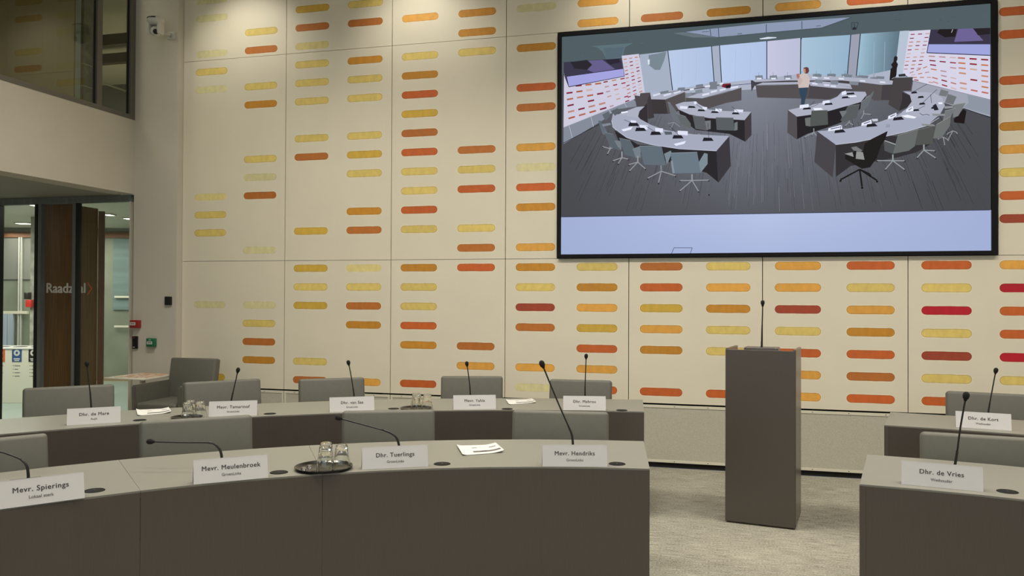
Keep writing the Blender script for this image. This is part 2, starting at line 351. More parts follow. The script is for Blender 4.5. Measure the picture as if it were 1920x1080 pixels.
# ------------------------------------------------------------------ video wall
vw = thing('video_screen', 'large black framed video screen on the slotted wall showing a council chamber', 'screen', (SCR[0], 0, SCR[2]))
def V(px, py): p = at_y(px, py, -0.03); return (p.x-SCR[0], p.z-SCR[2])
SX, SZ = SCR[1]-SCR[0], SCR[3]-SCR[2]
bm = NB(); box(bm, (0, -0.034, 0), (SX, 0.025, 0.034)); box(bm, (0, -0.034, SZ-0.034), (SX, 0.025, SZ)); box(bm, (0, -0.034, 0.034), (0.030, 0.025, SZ-0.034)); box(bm, (SX-0.044, -0.034, 0.034), (SX, 0.025, SZ-0.034))
link('bezel', bm, M['bezel'], vw)
DX0, DX1, DZ0, DZ1 = 0.030, SX-0.044, 0.034, SZ-0.034
sb = NB(); stone = sb.loops.layers.float_color.new('tone'); LAY = [0]
def clipp(pts):
    def cl(ps, ax, lim, sgn):
        out = []
        for i in range(len(ps)):
            p, q = ps[i-1], ps[i]; pi, qi = sgn*(p[ax]-lim) >= 0, sgn*(q[ax]-lim) >= 0
            if pi != qi:
                t = (lim-p[ax])/(q[ax]-p[ax]); out.append((p[0]+(q[0]-p[0])*t, p[1]+(q[1]-p[1])*t))
            if qi: out.append(q)
        return out
    for ax, lim, sgn in ((0, DX0, 1), (0, DX1, -1), (1, DZ0, 1), (1, DZ1, -1)):
        pts = cl(pts, ax, lim, sgn)
        if len(pts) < 3: return []
    return pts
def uvpoly(pts, cols):
    """pts in screen metres; cols one colour or one per point (rgb 0..255)"""
    LAY[0] += 1; y = -0.006-LAY[0]*0.000012
    single = not isinstance(cols[0], (tuple, list))
    if single:
        p2 = clipp(pts)
        if len(p2) < 3: return
        cc = [lin(cols)]*len(p2)
    else: p2 = pts; cc = [lin(c) for c in cols]
    vs = [sb.verts.new((x, y, z)) for x, z in p2]
    for tri in tessellate_polygon([[Vector((x, z, 0)) for x, z in p2]]):
        f = sb.faces.new([vs[q] for q in tri])
        for lp, q in zip(f.loops, tri): lp[stone] = (*cc[q], 1)
def RG(r, pts):
    if r == 1: return [V(1040+x/4.1545, y/4.1545) for x, y in pts]
    if r == 2: return [V(1440+x/4.0, y/4.0) for x, y in pts]
    if r == 3: return [V(1040+x/3.857, 220+y/3.857) for x, y in pts]
    if r == 4: return [V(1440+x/3.857, 220+y/3.857) for x, y in pts]
    return [V(x, y) for x, y in pts]
def pg(r, pts, col): uvpoly(RG(r, pts), col)
def ln(r, a, b, wd, col):
    (x0, z0), (x1, z1) = RG(r, [a, b]); dx, dz = x1-x0, z1-z0; L = math.hypot(dx, dz) or 1; h = wd*0.0046/2; nx, nz = -dz/L*h, dx/L*h
    uvpoly([(x0+nx, z0+nz), (x1+nx, z1+nz), (x1-nx, z1-nz), (x0-nx, z0-nz)], col)
def pl(r, pts, wd, col):
    for a, b in zip(pts, pts[1:]): ln(r, a, b, wd, col)
# ---- picture shown on the display
rs_ = random.Random(3)
BAND = 0.0
# gradient grounds: ceiling, carpet
def grid(r, quadp, cf, n=16, m=8):
    P_ = RG(r, quadp)
    for i in range(n):
        for j in range(m):
            def S(u, v): return (P_[0][0]*(1-u)*(1-v)+P_[1][0]*u*(1-v)+P_[2][0]*u*v+P_[3][0]*(1-u)*v, P_[0][1]*(1-u)*(1-v)+P_[1][1]*u*(1-v)+P_[2][1]*u*v+P_[3][1]*(1-u)*v)
            u0, u1, v0, v1 = i/n, (i+1)/n, j/m, (j+1)/m
            vs = [sb.verts.new((p[0], -0.006-(LAY[0]+1)*0.000012, p[1])) for p in (S(u0, v0), S(u1, v0), S(u1, v1), S(u0, v1))]
            f = sb.faces.new(vs)
            for lp, (u, v) in zip(f.loops, ((u0, v0), (u1, v0), (u1, v1), (u0, v1))): lp[stone] = (*lin(cf(u, v)), 1)
    LAY[0] += 1
full = [(DX0, DZ0), (DX1, DZ0), (DX1, DZ1), (DX0, DZ1)]
uvpoly(full, (82, 95, 100))
def mix(a, b, t): t = max(0, min(1, t)); return tuple(x*(1-t)+y*t for x, y in zip(a, b))
# carpet of the pictured chamber
def carpet(u, v):
    c = mix((140, 145, 160), (80, 81, 86), abs(u-0.47)*2.2)
    return mix(c, (72, 73, 77), v*0.75)
cl_ = [V(1052, 140), V(1862, 128), V(1862, 394), V(1052, 408)]
cl_ = [(max(DX0, min(DX1, x)), z) for x, z in cl_]
P_sv = RG
def grid_raw(P_, cf, n=24, m=14):
    global RG
    old = RG; RG = lambda r, pts: pts
    grid(0, P_, cf, n, m); RG = old
grid_raw(cl_, carpet)
# carpet streaks fanning out
for i in range(420):
    x = rs_.uniform(1060, 1855); y1 = rs_.uniform(250, 396); L = rs_.uniform(25, 90); vx, vy = 1440, -60
    t = L/max(60, y1-vy); x0 = x+(vx-x)*t*0.55; y0 = y1+(vy-y1)*t
    if y0 < 200: continue
    g_ = rs_.choice([150, 142, 134, 128, 70, 76, 86]); k = max(0.50, 1-abs(x-1440)/620); ln(0, (x0, y0), (x, y1), 0.42, tuple(int(v*k) for v in (g_, g_, g_+8)))
# lower pale band with the edge of the printed card outline
grid_raw([(DX0, V(1055, 407)[1]), (DX1, V(1857, 393.5)[1]), (DX1, DZ0), (DX0, DZ0)], lambda u, v: mix(mix((164, 176, 214), (182, 194, 230), 1-abs(u-0.5)*2), (162, 176, 214), v*0.5), 12, 3)
ln(0, (1056, 406), (1857, 393.3), 1.2, (52, 56, 78))
pl(3, [(845, 984), (862, 942), (995, 943), (980, 984)], 1.0, (62, 72, 100))
# back wall and windows
pg(0, [(1195, 108), (1252, 94), (1700, 56), (1700, 150), (1440, 165), (1262, 175), (1208, 182)], (172, 180, 198))
pg(1, [(660, 420), (880, 395), (915, 700), (700, 722)], (166, 178, 196))
pg(1, [(730, 425), (870, 398), (850, 470), (820, 540), (780, 540), (735, 505)], (122, 136, 148)); pg(1, [(722, 460), (740, 458), (738, 498), (726, 498)], (216, 226, 236))
def vgrad(pts, a, b):   # left to right gradient window
    grid(0, pts, lambda u, v: mix(a, b, u), 6, 2)
vgrad([(1252, 94), (1334, 86), (1339, 153), (1262, 168)], (186, 203, 232), (176, 194, 226))
vgrad([(1350, 84), (1437, 76), (1437, 146), (1354, 154)], (186, 204, 236), (178, 196, 230))
vgrad([(1439, 76), (1501, 70), (1500, 137), (1438, 146)], (198, 198, 224), (186, 192, 216))
vgrad([(1504, 70), (1596, 64), (1589, 142), (1502, 137)], (168, 196, 216), (150, 180, 204))
vgrad([(1615, 62), (1688, 57), (1680, 128), (1607, 144)], (156, 190, 208), (96, 118, 132))
pg(0, [(1335, 86), (1349, 84), (1353, 154), (1340, 154)], (168, 176, 196)); pg(0, [(1597, 64), (1614, 62), (1606, 144), (1590, 143)], (156, 160, 176))
for a, b_ in (((1252, 94), (1261, 170)), ((1334, 86), (1339, 154)), ((1349, 84), (1353, 153)), ((1438, 76), (1438, 147)), ((1502, 70), (1501, 140)), ((1596, 64), (1589, 143)), ((1614, 62), (1606, 145))): ln(0, a, b_, 1.6, (34, 44, 60))
for x in (1280, 1306, 1380, 1408, 1530, 1560, 1640, 1660): ln(0, (x, 166-x*0.052-3), (x-2, 152), 0.6, (168, 188, 216))
ln(0, (1261, 169), (1440, 153), 1.0, (40, 60, 110))
for x, y in ((1252, 94),): pass
pg(0, [(1688, 57), (1706, 56), (1692, 150), (1678, 140)], (184, 196, 212))
# ceiling ring lower edge and the clerestory above
pg(0, [(1283, 59), (1346, 69), (1434, 60.5), (1502, 54), (1541, 51), (1597, 31), (1505, 37), (1440, 42), (1330, 53)], (142, 154, 180))
pl(0, [(1283, 59), (1346, 69), (1434, 60.5), (1541, 51), (1597, 31)], 1.2, (66, 78, 84))
for a, b_ in (((1331, 53), (1333, 66)), ((1347, 51), (1348, 69)), ((1437, 44), (1437, 60)), ((1504, 38), (1504, 53))): ln(0, a, b_, 1.2, (60, 70, 84))
pg(0, [(1283, 59), (1346, 69), (1300, 69), (1262, 61)], (104, 116, 124))
pg(0, [(1424, 71), (1440, 68), (1456, 68.5), (1456, 70), (1438, 72), (1426, 72.5)], (214, 224, 240))
for q in range(60):
    x = rs_.uniform(1070, 1850); y = rs_.uniform(10, 120)
    if y > 120-(x-1060)*0.10 or y < 70-(x-1060)*0.082+8: continue
    ln(0, (x, y), (x+rs_.uniform(3, 14), y-0.8), rs_.uniform(0.8, 2.0), rs_.choice([(76, 90, 96), (90, 102, 106), (80, 92, 100)]))
pg(1, [(275, 355), (610, 330), (545, 365), (530, 440), (490, 455), (400, 460), (372, 400), (330, 365)], (94, 114, 122))
pg(1, [(380, 372), (535, 362), (520, 440), (400, 455)], (88, 106, 116))
pl(2, [(630, 165), (680, 165), (665, 215), (632, 215), (630, 165)], 1.2, (60, 66, 72)); pg(2, [(640, 200), (665, 200), (660, 218), (636, 218)], (40, 44, 50)); ln(2, (650, 172), (652, 200), 1.0, (40, 42, 46))
# left slotted wall
pg(1, [(70, 560), (110, 672), (545, 590), (520, 430), (655, 415), (702, 722), (612, 772), (66, 990)], (206, 204, 222))
def slots(r, quad_, nc, nr, cols, skip, w_=0.62, wd=1.7):
    P_ = quad_
    for i in range(nc):
        for j in range(nr):
            if rs_.random() < skip: continue
            u, v = (i+0.2)/nc, (j+0.5)/nr; u2 = u+w_/nc
            def S(u, v): return (P_[0][0]*(1-u)*(1-v)+P_[1][0]*u*(1-v)+P_[2][0]*u*v+P_[3][0]*(1-u)*v, P_[0][1]*(1-u)*(1-v)+P_[1][1]*u*(1-v)+P_[2][1]*u*v+P_[3][1]*(1-u)*v)
            ln(r, S(u, v), S(u2, v), wd, rs_.choice(cols))
SC_ = [(186, 120, 110), (150, 50, 66), (200, 150, 140), (190, 128, 100), (206, 180, 176), (128, 36, 56), (180, 140, 150)]
slots(1, [(525, 445), (655, 425), (695, 712), (560, 775)], 3, 11, SC_, 0.05, 0.55, 2.0)
slots(1, [(360, 620), (560, 585), (600, 790), (420, 850)], 3, 6, SC_, 0.12, 0.5, 2.4)
slots(1, [(68, 650), (370, 625), (420, 850), (90, 950)], 4, 6, [(178, 104, 80), (190, 130, 110), (130, 44, 60), (206, 176, 170), (170, 90, 60)], 0.15, 0.62, 3.4)
pg(1, [(68, 480), (515, 450), (540, 592), (108, 674), (68, 560)], (62, 58, 78))
pg(1, [(250, 470), (370, 462), (470, 535), (300, 560), (230, 530)], (104, 96, 140)); pg(1, [(120, 480), (250, 462), (290, 500), (250, 540), (150, 530)], (46, 42, 50)); pg(1, [(390, 462), (500, 452), (510, 480), (430, 500)], (46, 42, 56))
pg(1, [(92, 592), (533, 530), (540, 588), (108, 670)], (164, 164, 224)); pl(1, [(68, 570), (108, 674), (542, 590)], 1.1, (34, 34, 56)); ln(1, (92, 592), (533, 530), 1.0, (40, 36, 62))
pg(1, [(66, 990), (612, 772), (640, 795), (660, 822), (470, 850), (380, 930), (66, 1120)], (134, 140, 154)); ln(1, (66, 990), (612, 772), 0.9, (176, 178, 196))
for a, b_ in (((280, 905), (300, 985)), ((110, 975), (135, 1075)), ((420, 850), (440, 880)), ((540, 800), (560, 830))): ln(1, a, b_, 1.0, (186, 192, 206))
ln(1, (66, 1112), (345, 965), 1.2, (40, 42, 52))
# right slotted wall
pg(2, [(1062, 228), (1226, 218), (1195, 392), (1672, 412), (1672, 742), (1500, 700), (1092, 600), (1015, 545)], (214, 212, 230))
slots(2, [(1065, 240), (1232, 232), (1160, 520), (1010, 530)], 3, 10, SC_, 0.06, 0.55, 1.7)
slots(2, [(1050, 540), (1200, 470), (1260, 640), (1095, 600)], 3, 4, SC_, 0.1, 0.6, 1.8)
slots(2, [(1190, 400), (1430, 410), (1430, 690), (1230, 620)], 3, 7, SC_, 0.2, 0.6, 2.2)
slots(2, [(1410, 410), (1672, 425), (1672, 720), (1430, 670)], 3, 7, [(190, 110, 96), (204, 170, 150), (196, 140, 110), (140, 44, 52), (196, 124, 80)], 0.2, 0.62, 2.8)
pg(2, [(1226, 218), (1672, 204), (1672, 412), (1195, 392)], (60, 56, 74)); pg(2, [(1430, 212), (1540, 208), (1620, 300), (1400, 310)], (110, 100, 150))
pg(2, [(1290, 214), (1420, 212), (1410, 270), (1330, 275), (1270, 240)], (36, 32, 34)); pg(2, [(1545, 210), (1672, 205), (1672, 250), (1580, 260)], (40, 36, 40)); ln(2, (1390, 215), (1380, 240), 1.0, (190, 190, 200))
pg(2, [(1207, 326), (1672, 326), (1672, 408), (1196, 388)], (160, 166, 222)); pl(2, [(1226, 218), (1195, 392), (1672, 412)], 1.2, (38, 38, 70)); ln(2, (1207, 326), (1672, 326), 0.8, (50, 44, 80))
pg(2, [(1092, 604), (1500, 702), (1672, 744), (1672, 872), (1480, 815), (1300, 760), (1080, 680)], (160, 164, 178)); pg(2, [(1500, 706), (1672, 746), (1672, 860), (1470, 800), (1508, 770)], (142, 150, 164)); ln(2, (1470, 810), (1672, 878), 1.3, (36, 38, 46))
# statue and the rail behind
pg(2, [(948, 425), (960, 415), (974, 422), (974, 442), (966, 458), (978, 478), (970, 508), (966, 560), (944, 602), (914, 600), (922, 515), (936, 500), (926, 480), (944, 460)], (38, 34, 34))
def chair_b(r, back, col=(104, 116, 124), arm=None, hub=None, legs=(), armc=None, legc=(150, 156, 160)):
    if hub:
        for l in legs: ln(r, hub, l, 1.8 if r > 2 else 1.3, legc); ln(r, (l[0]-3, l[1]+6), (l[0]+5, l[1]+7), 2.0 if r > 2 else 1.2, (24, 24, 28))
        ln(r, (hub[0], hub[1]-45 if r > 2 else hub[1]-30), hub, 2.6 if r > 2 else 1.6, legc)
    pg(r, back, col)
    pl(r, back[:2], 0.9, tuple(min(255, v+34) for v in col))
    if arm: pg(r, arm, armc or tuple(min(255, v+26) for v in col)); 
# back rows of desks (far)
TOPC, FR, DK = (173, 177, 194), (86, 82, 84), (62, 58, 60)
pg(1, [(800, 715), (1000, 690), (1290, 648), (1310, 640), (1320, 665), (1010, 712), (830, 745)], TOPC); pl(1, [(830, 728), (1010, 700), (1200, 672), (1320, 652)], 2.2, (90, 92, 100))
for a in ((960, 680, 1015, 676, 1012, 698, 955, 702), (1100, 658, 1155, 650, 1158, 674, 1098, 680), (1205, 636, 1265, 630, 1266, 690, 1205, 694), (820, 712, 885, 700, 888, 722, 810, 732)): pg(1, [(a[0], a[1]), (a[2], a[3]), (a[4], a[5]), (a[6], a[7])], (120, 128, 140))
for a in ((930, 712, 50), (1052, 688, 32), (1170, 664, 40), (1285, 645, 30)): pg(1, [(a[0], a[1]), (a[0]+a[2], a[1]-5), (a[0]+a[2], a[1]+10), (a[0], a[1]+14)], (222, 226, 240))
pg(1, [(1310, 650), (1372, 645), (1374, 668), (1345, 686), (1300, 672)], (120, 40, 48)); pg(1, [(1330, 662), (1372, 655), (1372, 680), (1335, 686)], (40, 28, 34))
pg(1, [(745, 745), (1000, 700), (1015, 715), (860, 772), (750, 770)], TOPC); pg(1, [(748, 770), (860, 772), (1015, 712), (1020, 832), (940, 870), (880, 884), (770, 884)], DK); pg(1, [(860, 772), (1015, 712), (1020, 830), (880, 882)], FR)
for a in ((762, 735, 60), (845, 735, 60), (925, 716, 55)): pg(1, [(a[0], a[1]), (a[0]+a[2], a[1]-16), (a[0]+a[2], a[1]-3), (a[0]+6, a[1]+14)], (216, 220, 238))
pg(1, [(1020, 728), (1065, 715), (1068, 745), (1018, 756)], (130, 138, 150)); pg(1, [(1095, 700), (1150, 690), (1150, 718), (1095, 726)], (130, 138, 150))
pg(1, [(1025, 757), (1110, 726), (1340, 684), (1455, 676), (1360, 702), (1150, 762)], TOPC); pg(1, [(1022, 759), (1150, 763), (1300, 728), (1456, 678), (1455, 778), (1330, 800), (1200, 842), (1130, 812), (1085, 790), (1022, 790)], FR)
for a in ((1150, 730, 55), (1215, 708, 50), (1285, 694, 48), (1370, 676, 60)): pg(1, [(a[0], a[1]), (a[0]+a[2], a[1]-12), (a[0]+a[2], a[1]+2), (a[0], a[1]+14)], (222, 226, 242))
pg(1, [(620, 740), (662, 745), (667, 724), (742, 718), (748, 770), (775, 912), (730, 925), (640, 850)], (80, 76, 80)); pg(1, [(742, 718), (775, 912), (730, 925), (720, 780)], (64, 60, 64)); pl(1, [(620, 740), (662, 738), (667, 722), (742, 717)], 0.9, (150, 154, 164))
# centre back desks
pg(0, [(1408, 150), (1440, 147), (1600, 144), (1672, 150), (1676, 156), (1600, 158), (1500, 156), (1415, 160), (1409, 171)], (70, 68, 74)); pg(0, [(1410, 149), (1480, 145), (1590, 144), (1674, 150), (1670, 157), (1600, 150), (1480, 150), (1416, 153)], TOPC)
for k in range(9): x = 1416+k*27; y = 144 - (3 if 2 < k < 7 else 0)+ (3 if k > 7 else 0); pg(0, [(x, y-3), (x+14, y-4), (x+15, y+3), (x+1, y+4)], (128, 136, 150)); pg(0, [(x+3, y+1), (x+12, y+1), (x+12, y+4), (x+3, y+4)], (224, 228, 242)); ln(0, (x+7, y-9), (x+7, y), 0.4, (60, 60, 70))
pg(0, [(1417, 159), (1500, 156), (1560, 157), (1600, 163), (1612, 158), (1545, 152), (1430, 154)], TOPC)
pg(0, [(1417, 160), (1500, 157), (1560, 158), (1603, 165), (1602, 182), (1560, 186), (1500, 184), (1420, 182)], FR)
pg(2, [(310, 614), (360, 606), (640, 655), (685, 650), (640, 665), (500, 658), (320, 640)], TOPC); pg(2, [(320, 640), (500, 658), (640, 664), (690, 652), (680, 690), (550, 710), (440, 742), (300, 730)], (76, 72, 76))
pg(2, [(345, 570), (560, 572), (800, 588), (940, 606), (935, 630), (850, 632), (680, 612), (400, 585)], TOPC); pg(2, [(610, 608), (680, 614), (860, 634), (937, 630), (915, 748), (800, 752), (720, 700), (640, 680)], FR); pg(2, [(860, 634), (937, 630), (915, 748), (850, 745)], (70, 66, 70))
for a in ((350, 552, 55), (450, 550, 62), (572, 556, 62), (695, 562, 60), (815, 568, 62)): pg(2, [(a[0], a[1]), (a[0]+a[2], a[1]+2), (a[0]+a[2]-4, a[1]+22), (a[0]+2, a[1]+18)], (118, 128, 138))
for a in ((355, 592, 58), (470, 602, 60), (612, 606, 70)): pg(2, [(a[0], a[1]), (a[0]+a[2], a[1]+3), (a[0]+a[2]-4, a[1]+30), (a[0]+2, a[1]+26)], (128, 136, 148))
for a in ((330, 618), (420, 628), (470, 636), (420, 575), (530, 580), (690, 596), (840, 606), (330, 572)): pg(2, [a, (a[0]+40, a[1]+3), (a[0]+44, a[1]+14), (a[0]+3, a[1]+11)], (224, 228, 242))
pg(2, [(945, 580), (1090, 575), (1075, 672), (1010, 680), (1068, 735), (1050, 790), (985, 830), (905, 780), (922, 690)], (72, 68, 70)); pl(2, [(930, 590), (948, 578), (1090, 574)], 1.0, (150, 154, 164)); pg(2, [(980, 555), (1030, 548), (1040, 568), (985, 572)], (50, 50, 56))
# person
pg(2, [(234, 650), (300, 652), (296, 690), (282, 740), (274, 784), (248, 784), (250, 740), (236, 690)], (54, 72, 92)); pg(2, [(232, 560), (262, 545), (298, 552), (316, 590), (306, 652), (230, 656), (226, 610)], (206, 190, 186)); pg(2, [(226, 560), (240, 570), (262, 600), (240, 640), (222, 600)], (196, 176, 172))
pg(2, [(214, 552), (232, 548), (240, 570), (226, 590), (216, 574)], (176, 116, 104)); pg(2, [(268, 505), (290, 498), (306, 506), (310, 530), (300, 548), (280, 548), (268, 530)], (106, 66, 60)); pg(2, [(266, 512), (282, 512), (284, 540), (272, 545), (266, 528)], (198, 140, 126))
# middle pair of desks
pg(1, [(648, 880), (695, 825), (720, 800), (725, 960), (690, 952), (655, 920)], (54, 50, 54))
pg(1, [(940, 812), (1000, 792), (1100, 786), (1120, 806), (1200, 850), (1330, 862), (1532, 868), (1480, 932), (1200, 916), (1050, 888), (965, 850)], TOPC); pg(1, [(1480, 932), (1532, 870), (1534, 1050), (1482, 1105)], (66, 62, 66)); pg(1, [(965, 852), (1050, 890), (1200, 918), (1480, 934), (1482, 1100), (1360, 1040), (1100, 1010), (990, 930)], (44, 41, 44))
for hub, legs in (((1120, 1040), ((1080, 1075), (1170, 1060))), ((930, 950), ((880, 960), (900, 1000), (975, 985)))):
    for l in legs: ln(1, hub, l, 1.3, (140, 146, 152))
chair_b(1, [(880, 792), (900, 800), (960, 880), (985, 960), (930, 940), (900, 880)], (108, 114, 120)); chair_b(1, [(945, 880), (1020, 905), (1060, 960), (1060, 1000), (985, 965)], (100, 105, 108)); chair_b(1, [(1075, 900), (1165, 905), (1185, 1015), (1095, 1000)], (92, 96, 100), [(1170, 940), (1215, 935), (1215, 1000), (1185, 1012)]); chair_b(1, [(1255, 912), (1392, 915), (1400, 1015), (1262, 1010)], (90, 95, 100), [(1400, 955), (1425, 945), (1425, 1010), (1400, 1015)])
for a in ((1150, 828, 38), (1252, 842, 52), (1400, 848, 70), (1085, 786, 22), (975, 822, 60)): pg(1, [(a[0], a[1]), (a[0]+a[2], a[1]+4), (a[0]+a[2]-4, a[1]+24), (a[0], a[1]+22)], (226, 230, 246))
for a in ((1045, 822), (1120, 848), (1225, 862), (1388, 872)): pg(1, [a, (a[0]+42, a[1]+2), (a[0]+54, a[1]+16), (a[0]-8, a[1]+15)], (36, 36, 42))
for a, b_ in (((1430, 870), (1378, 825)), ((1160, 848), (1100, 810)), ((1290, 862), (1262, 838))): ln(1, a, b_, 0.7, (50, 50, 60))
pg(2, [(556, 686), (600, 682), (732, 685), (742, 708), (700, 760), (600, 800), (450, 830), (330, 856), (210, 872), (152, 822), (300, 790), (430, 762), (520, 722)], TOPC); pg(2, [(150, 822), (218, 872), (218, 1045), (146, 992)], (84, 80, 84)); pg(2, [(218, 873), (330, 858), (450, 832), (700, 762), (735, 715), (720, 790), (640, 860), (540, 920), (430, 960), (300, 1000), (219, 1042)], (40, 37, 40))
for a in ((240, 785, 66), (412, 755, 50), (556, 685, 30)): pg(2, [(a[0], a[1]), (a[0]+a[2], a[1]-8), (a[0]+a[2]+4, a[1]+18), (a[0]-2, a[1]+26)], (228, 232, 248))
for a in ((268, 806), (430, 772), (560, 722), (595, 694)): pg(2, [a, (a[0]+50, a[1]-4), (a[0]+58, a[1]+10), (a[0]-6, a[1]+14)], (36, 36, 42))
pg(2, [(340, 808), (400, 806), (416, 820), (350, 826)], (236, 240, 252)); pg(2, [(600, 716), (660, 712), (668, 722), (605, 726)], (236, 240, 252)); ln(2, (300, 806), (352, 756), 0.7, (50, 50, 60)); ln(2, (320, 802), (380, 778), 0.7, (50, 50, 60))
chair_b(2, [(328, 828), (448, 824), (452, 932), (318, 946)], (84, 88, 86), [(278, 884), (322, 876), (318, 946), (284, 940)], (345, 990), ((275, 1025), (372, 1022), (330, 1010)))
chair_b(2, [(600, 792), (690, 780), (668, 880), (570, 916), (545, 900)], (90, 94, 96), [(538, 832), (590, 826), (590, 842), (560, 880)], (610, 915), ((580, 940), (640, 935))); chair_b(2, [(700, 765), (765, 712), (795, 675), (792, 700), (752, 790), (690, 860)], (104, 110, 114), None, (720, 850), ((700, 890), (775, 855)))
# near left desk with its chairs
pg(3, [(430, 90), (600, 195), (1170, 240), (1185, 470), (1100, 400), (860, 330), (600, 260), (470, 190)], (44, 42, 45))
pg(1, [(440, 935), (470, 900), (540, 868), (640, 830), (700, 826), (660, 862), (648, 905), (690, 952), (820, 1000), (1000, 1046), (1180, 1052), (1356, 1056), (1290, 1120), (900, 1100), (470, 1010)], TOPC)
pg(3, [(410, 20), (420, 70), (520, 145), (700, 196), (900, 226), (1170, 241), (1262, 134), (1000, 120), (800, 90), (690, 50), (600, 0), (420, -30)], (167, 171, 190)); pl(3, [(410, 20), (420, 70), (520, 145), (700, 196), (900, 226), (1170, 241)], 0.8, (206, 210, 226))
pg(3, [(1170, 241), (1263, 134), (1274, 350), (1186, 470)], (62, 59, 64))
for a in ((480, 72, 84), (860, 176, 90)): pg(3, [(a[0], a[1]+14), (a[0]+a[2], a[1]-8), (a[0]+a[2]-14, a[1]+14), (a[0]+16, a[1]+28)], (230, 234, 250))
for a in ((612, 52, 60), (725, 74, 58), (888, 94, 75), (548, 18, 40)): pg(3, [(a[0], a[1]), (a[0]+a[2], a[1]+4), (a[0]+a[2]-2, a[1]+34), (a[0]+4, a[1]+28)], (224, 228, 246))
for a in ((590, 72), (700, 100), (860, 126), (1078, 144), (540, 36)): pg(3, [a, (a[0]+56, a[1]+2), (a[0]+72, a[1]+24), (a[0]-10, a[1]+26)], (36, 36, 42))
for a, b_ in (((1115, 150), (1108, 40)), ((900, 130), (830, 60)), ((730, 105), (660, 62)), ((620, 75), (560, 40)), ((560, 40), (500, 15))): ln(3, a, b_, 0.8, (46, 46, 56))
pg(3, [(790, 100), (845, 102), (850, 122), (800, 124)], (90, 96, 106)); pg(1, [(515, 870), (565, 862), (570, 872), (520, 882)], (236, 240, 252))
chair_b(1, [(368, 890), (420, 862), (430, 900), (395, 940)], (96, 104, 112)); chair_b(1, [(436, 862), (490, 838), (500, 870), (470, 900)], (90, 98, 106)); chair_b(1, [(338, 935), (352, 935), (400, 1010), (420, 1060), (370, 1040)], (104, 112, 122), [(360, 965), (432, 955), (440, 970), (370, 985)])
chair_b(3, [(312, 22), (330, 20), (380, 150), (340, 80)], (96, 106, 116)); chair_b(3, [(358, 108), (422, 120), (470, 190), (478, 240), (400, 215)], (92, 100, 108), [(430, 165), (478, 168), (482, 236), (455, 210)], (400, 225), ((345, 210), (380, 262), (430, 215)))
chair_b(3, [(465, 148), (545, 165), (582, 232), (600, 296), (505, 268)], (92, 102, 110), [(562, 225), (620, 205), (622, 290), (585, 290)], (485, 290), ((420, 312), (458, 332), (530, 300)))
chair_b(3, [(612, 205), (772, 208), (806, 346), (645, 340)], (98, 110, 120), [(790, 262), (840, 238), (845, 262), (812, 340)], (600, 322), ((540, 385), (655, 370), (535, 340)))
for l in ((672, 438), (750, 470), (872, 420)): ln(3, (770, 388), l, 1.9, (150, 154, 158)); ln(3, (l[0]-4, l[1]+8), (l[0]+6, l[1]+8), 2.0, (24, 24, 28))
ln(3, (768, 346), (770, 388), 2.8, (130, 134, 140))
chair_b(3, [(838, 256), (1030, 250), (1056, 400), (852, 404)], (108, 122, 134), [(1042, 322), (1082, 256), (1106, 262), (1106, 335), (1056, 398)], (993, 455), ((905, 455), (1113, 452), (905, 530), (1040, 532)), (126, 140, 150))
pg(3, [(838, 312), (852, 312), (868, 402), (852, 402)], (134, 146, 156)); pg(3, [(1112, 555), (1122, 556), (1120, 566), (1112, 564)], (24, 24, 28))
# near right desk with its chairs
pg(4, [(1040, 140), (1180, 60), (1230, 100), (1180, 190), (1080, 250), (930, 290), (760, 320), (600, 350), (492, 430), (490, 195), (860, 130)], (54, 52, 55))
pg(2, [(1018, 682), (1180, 688), (1250, 694), (1310, 730), (1330, 790), (1290, 860), (1200, 922), (1060, 975), (880, 1012), (700, 1040), (430, 1042), (370, 984), (640, 958), (800, 925), (930, 880), (1040, 815), (1080, 760), (1068, 712)], TOPC)
pg(4, [(358, 98), (560, 82), (700, 56), (900, 10), (1240, -20), (1150, 60), (1000, 102), (860, 134), (640, 178), (484, 196)], (167, 171, 190)); pl(4, [(484, 196), (640, 178), (860, 134), (1000, 102), (1150, 58), (1240, 0)], 0.8, (208, 212, 226))
pg(4, [(356, 98), (492, 196), (470, 435), (336, 320)], (74, 71, 76)); pg(2, [(1010, 690), (1066, 712), (1080, 760), (1050, 800), (985, 830), (1010, 740)], (54, 51, 54))
for a in ((455, 942, 100), (705, 902, 72), (905, 850, 60), (1040, 800, 50)): pg(2, [(a[0], a[1]+18), (a[0]+a[2], a[1]-8), (a[0]+a[2]+4, a[1]+28), (a[0]-4, a[1]+40)], (230, 234, 248)); pg(2, [(a[0]+16, a[1]+20), (a[0]+a[2]-8, a[1]+4), (a[0]+a[2]-8, a[1]+10), (a[0]+16, a[1]+27)], (90, 94, 120))
for a in ((505, 975), (745, 930), (945, 880), (1095, 818), (1140, 770), (1230, 800), (1130, 720), (1080, 686)): pg(2, [a, (a[0]+58, a[1]-8), (a[0]+80, a[1]+14), (a[0]-6, a[1]+22)] if a[0] < 1000 else [a, (a[0]+34, a[1]-4), (a[0]+44, a[1]+10), (a[0]-4, a[1]+14)], (36, 36, 42))
pg(2, [(1000, 866), (1050, 858), (1118, 876), (1100, 886), (1040, 880)], (240, 242, 252)); pg(2, [(1280, 765), (1310, 765), (1312, 778), (1282, 778)], (240, 242, 252)); pg(2, [(1238, 790), (1262, 775), (1284, 822), (1250, 826)], (40, 40, 48))
for a, b_ in (((1090, 686), (1196, 628)), ((1160, 770), (1270, 668)), ((1120, 820), (1180, 790)), ((1230, 770), (1222, 705)), ((780, 905), (800, 885)), ((540, 980), (552, 935)), ((950, 880), (1010, 835))): ln(2, a, b_, 0.8, (60, 60, 72))
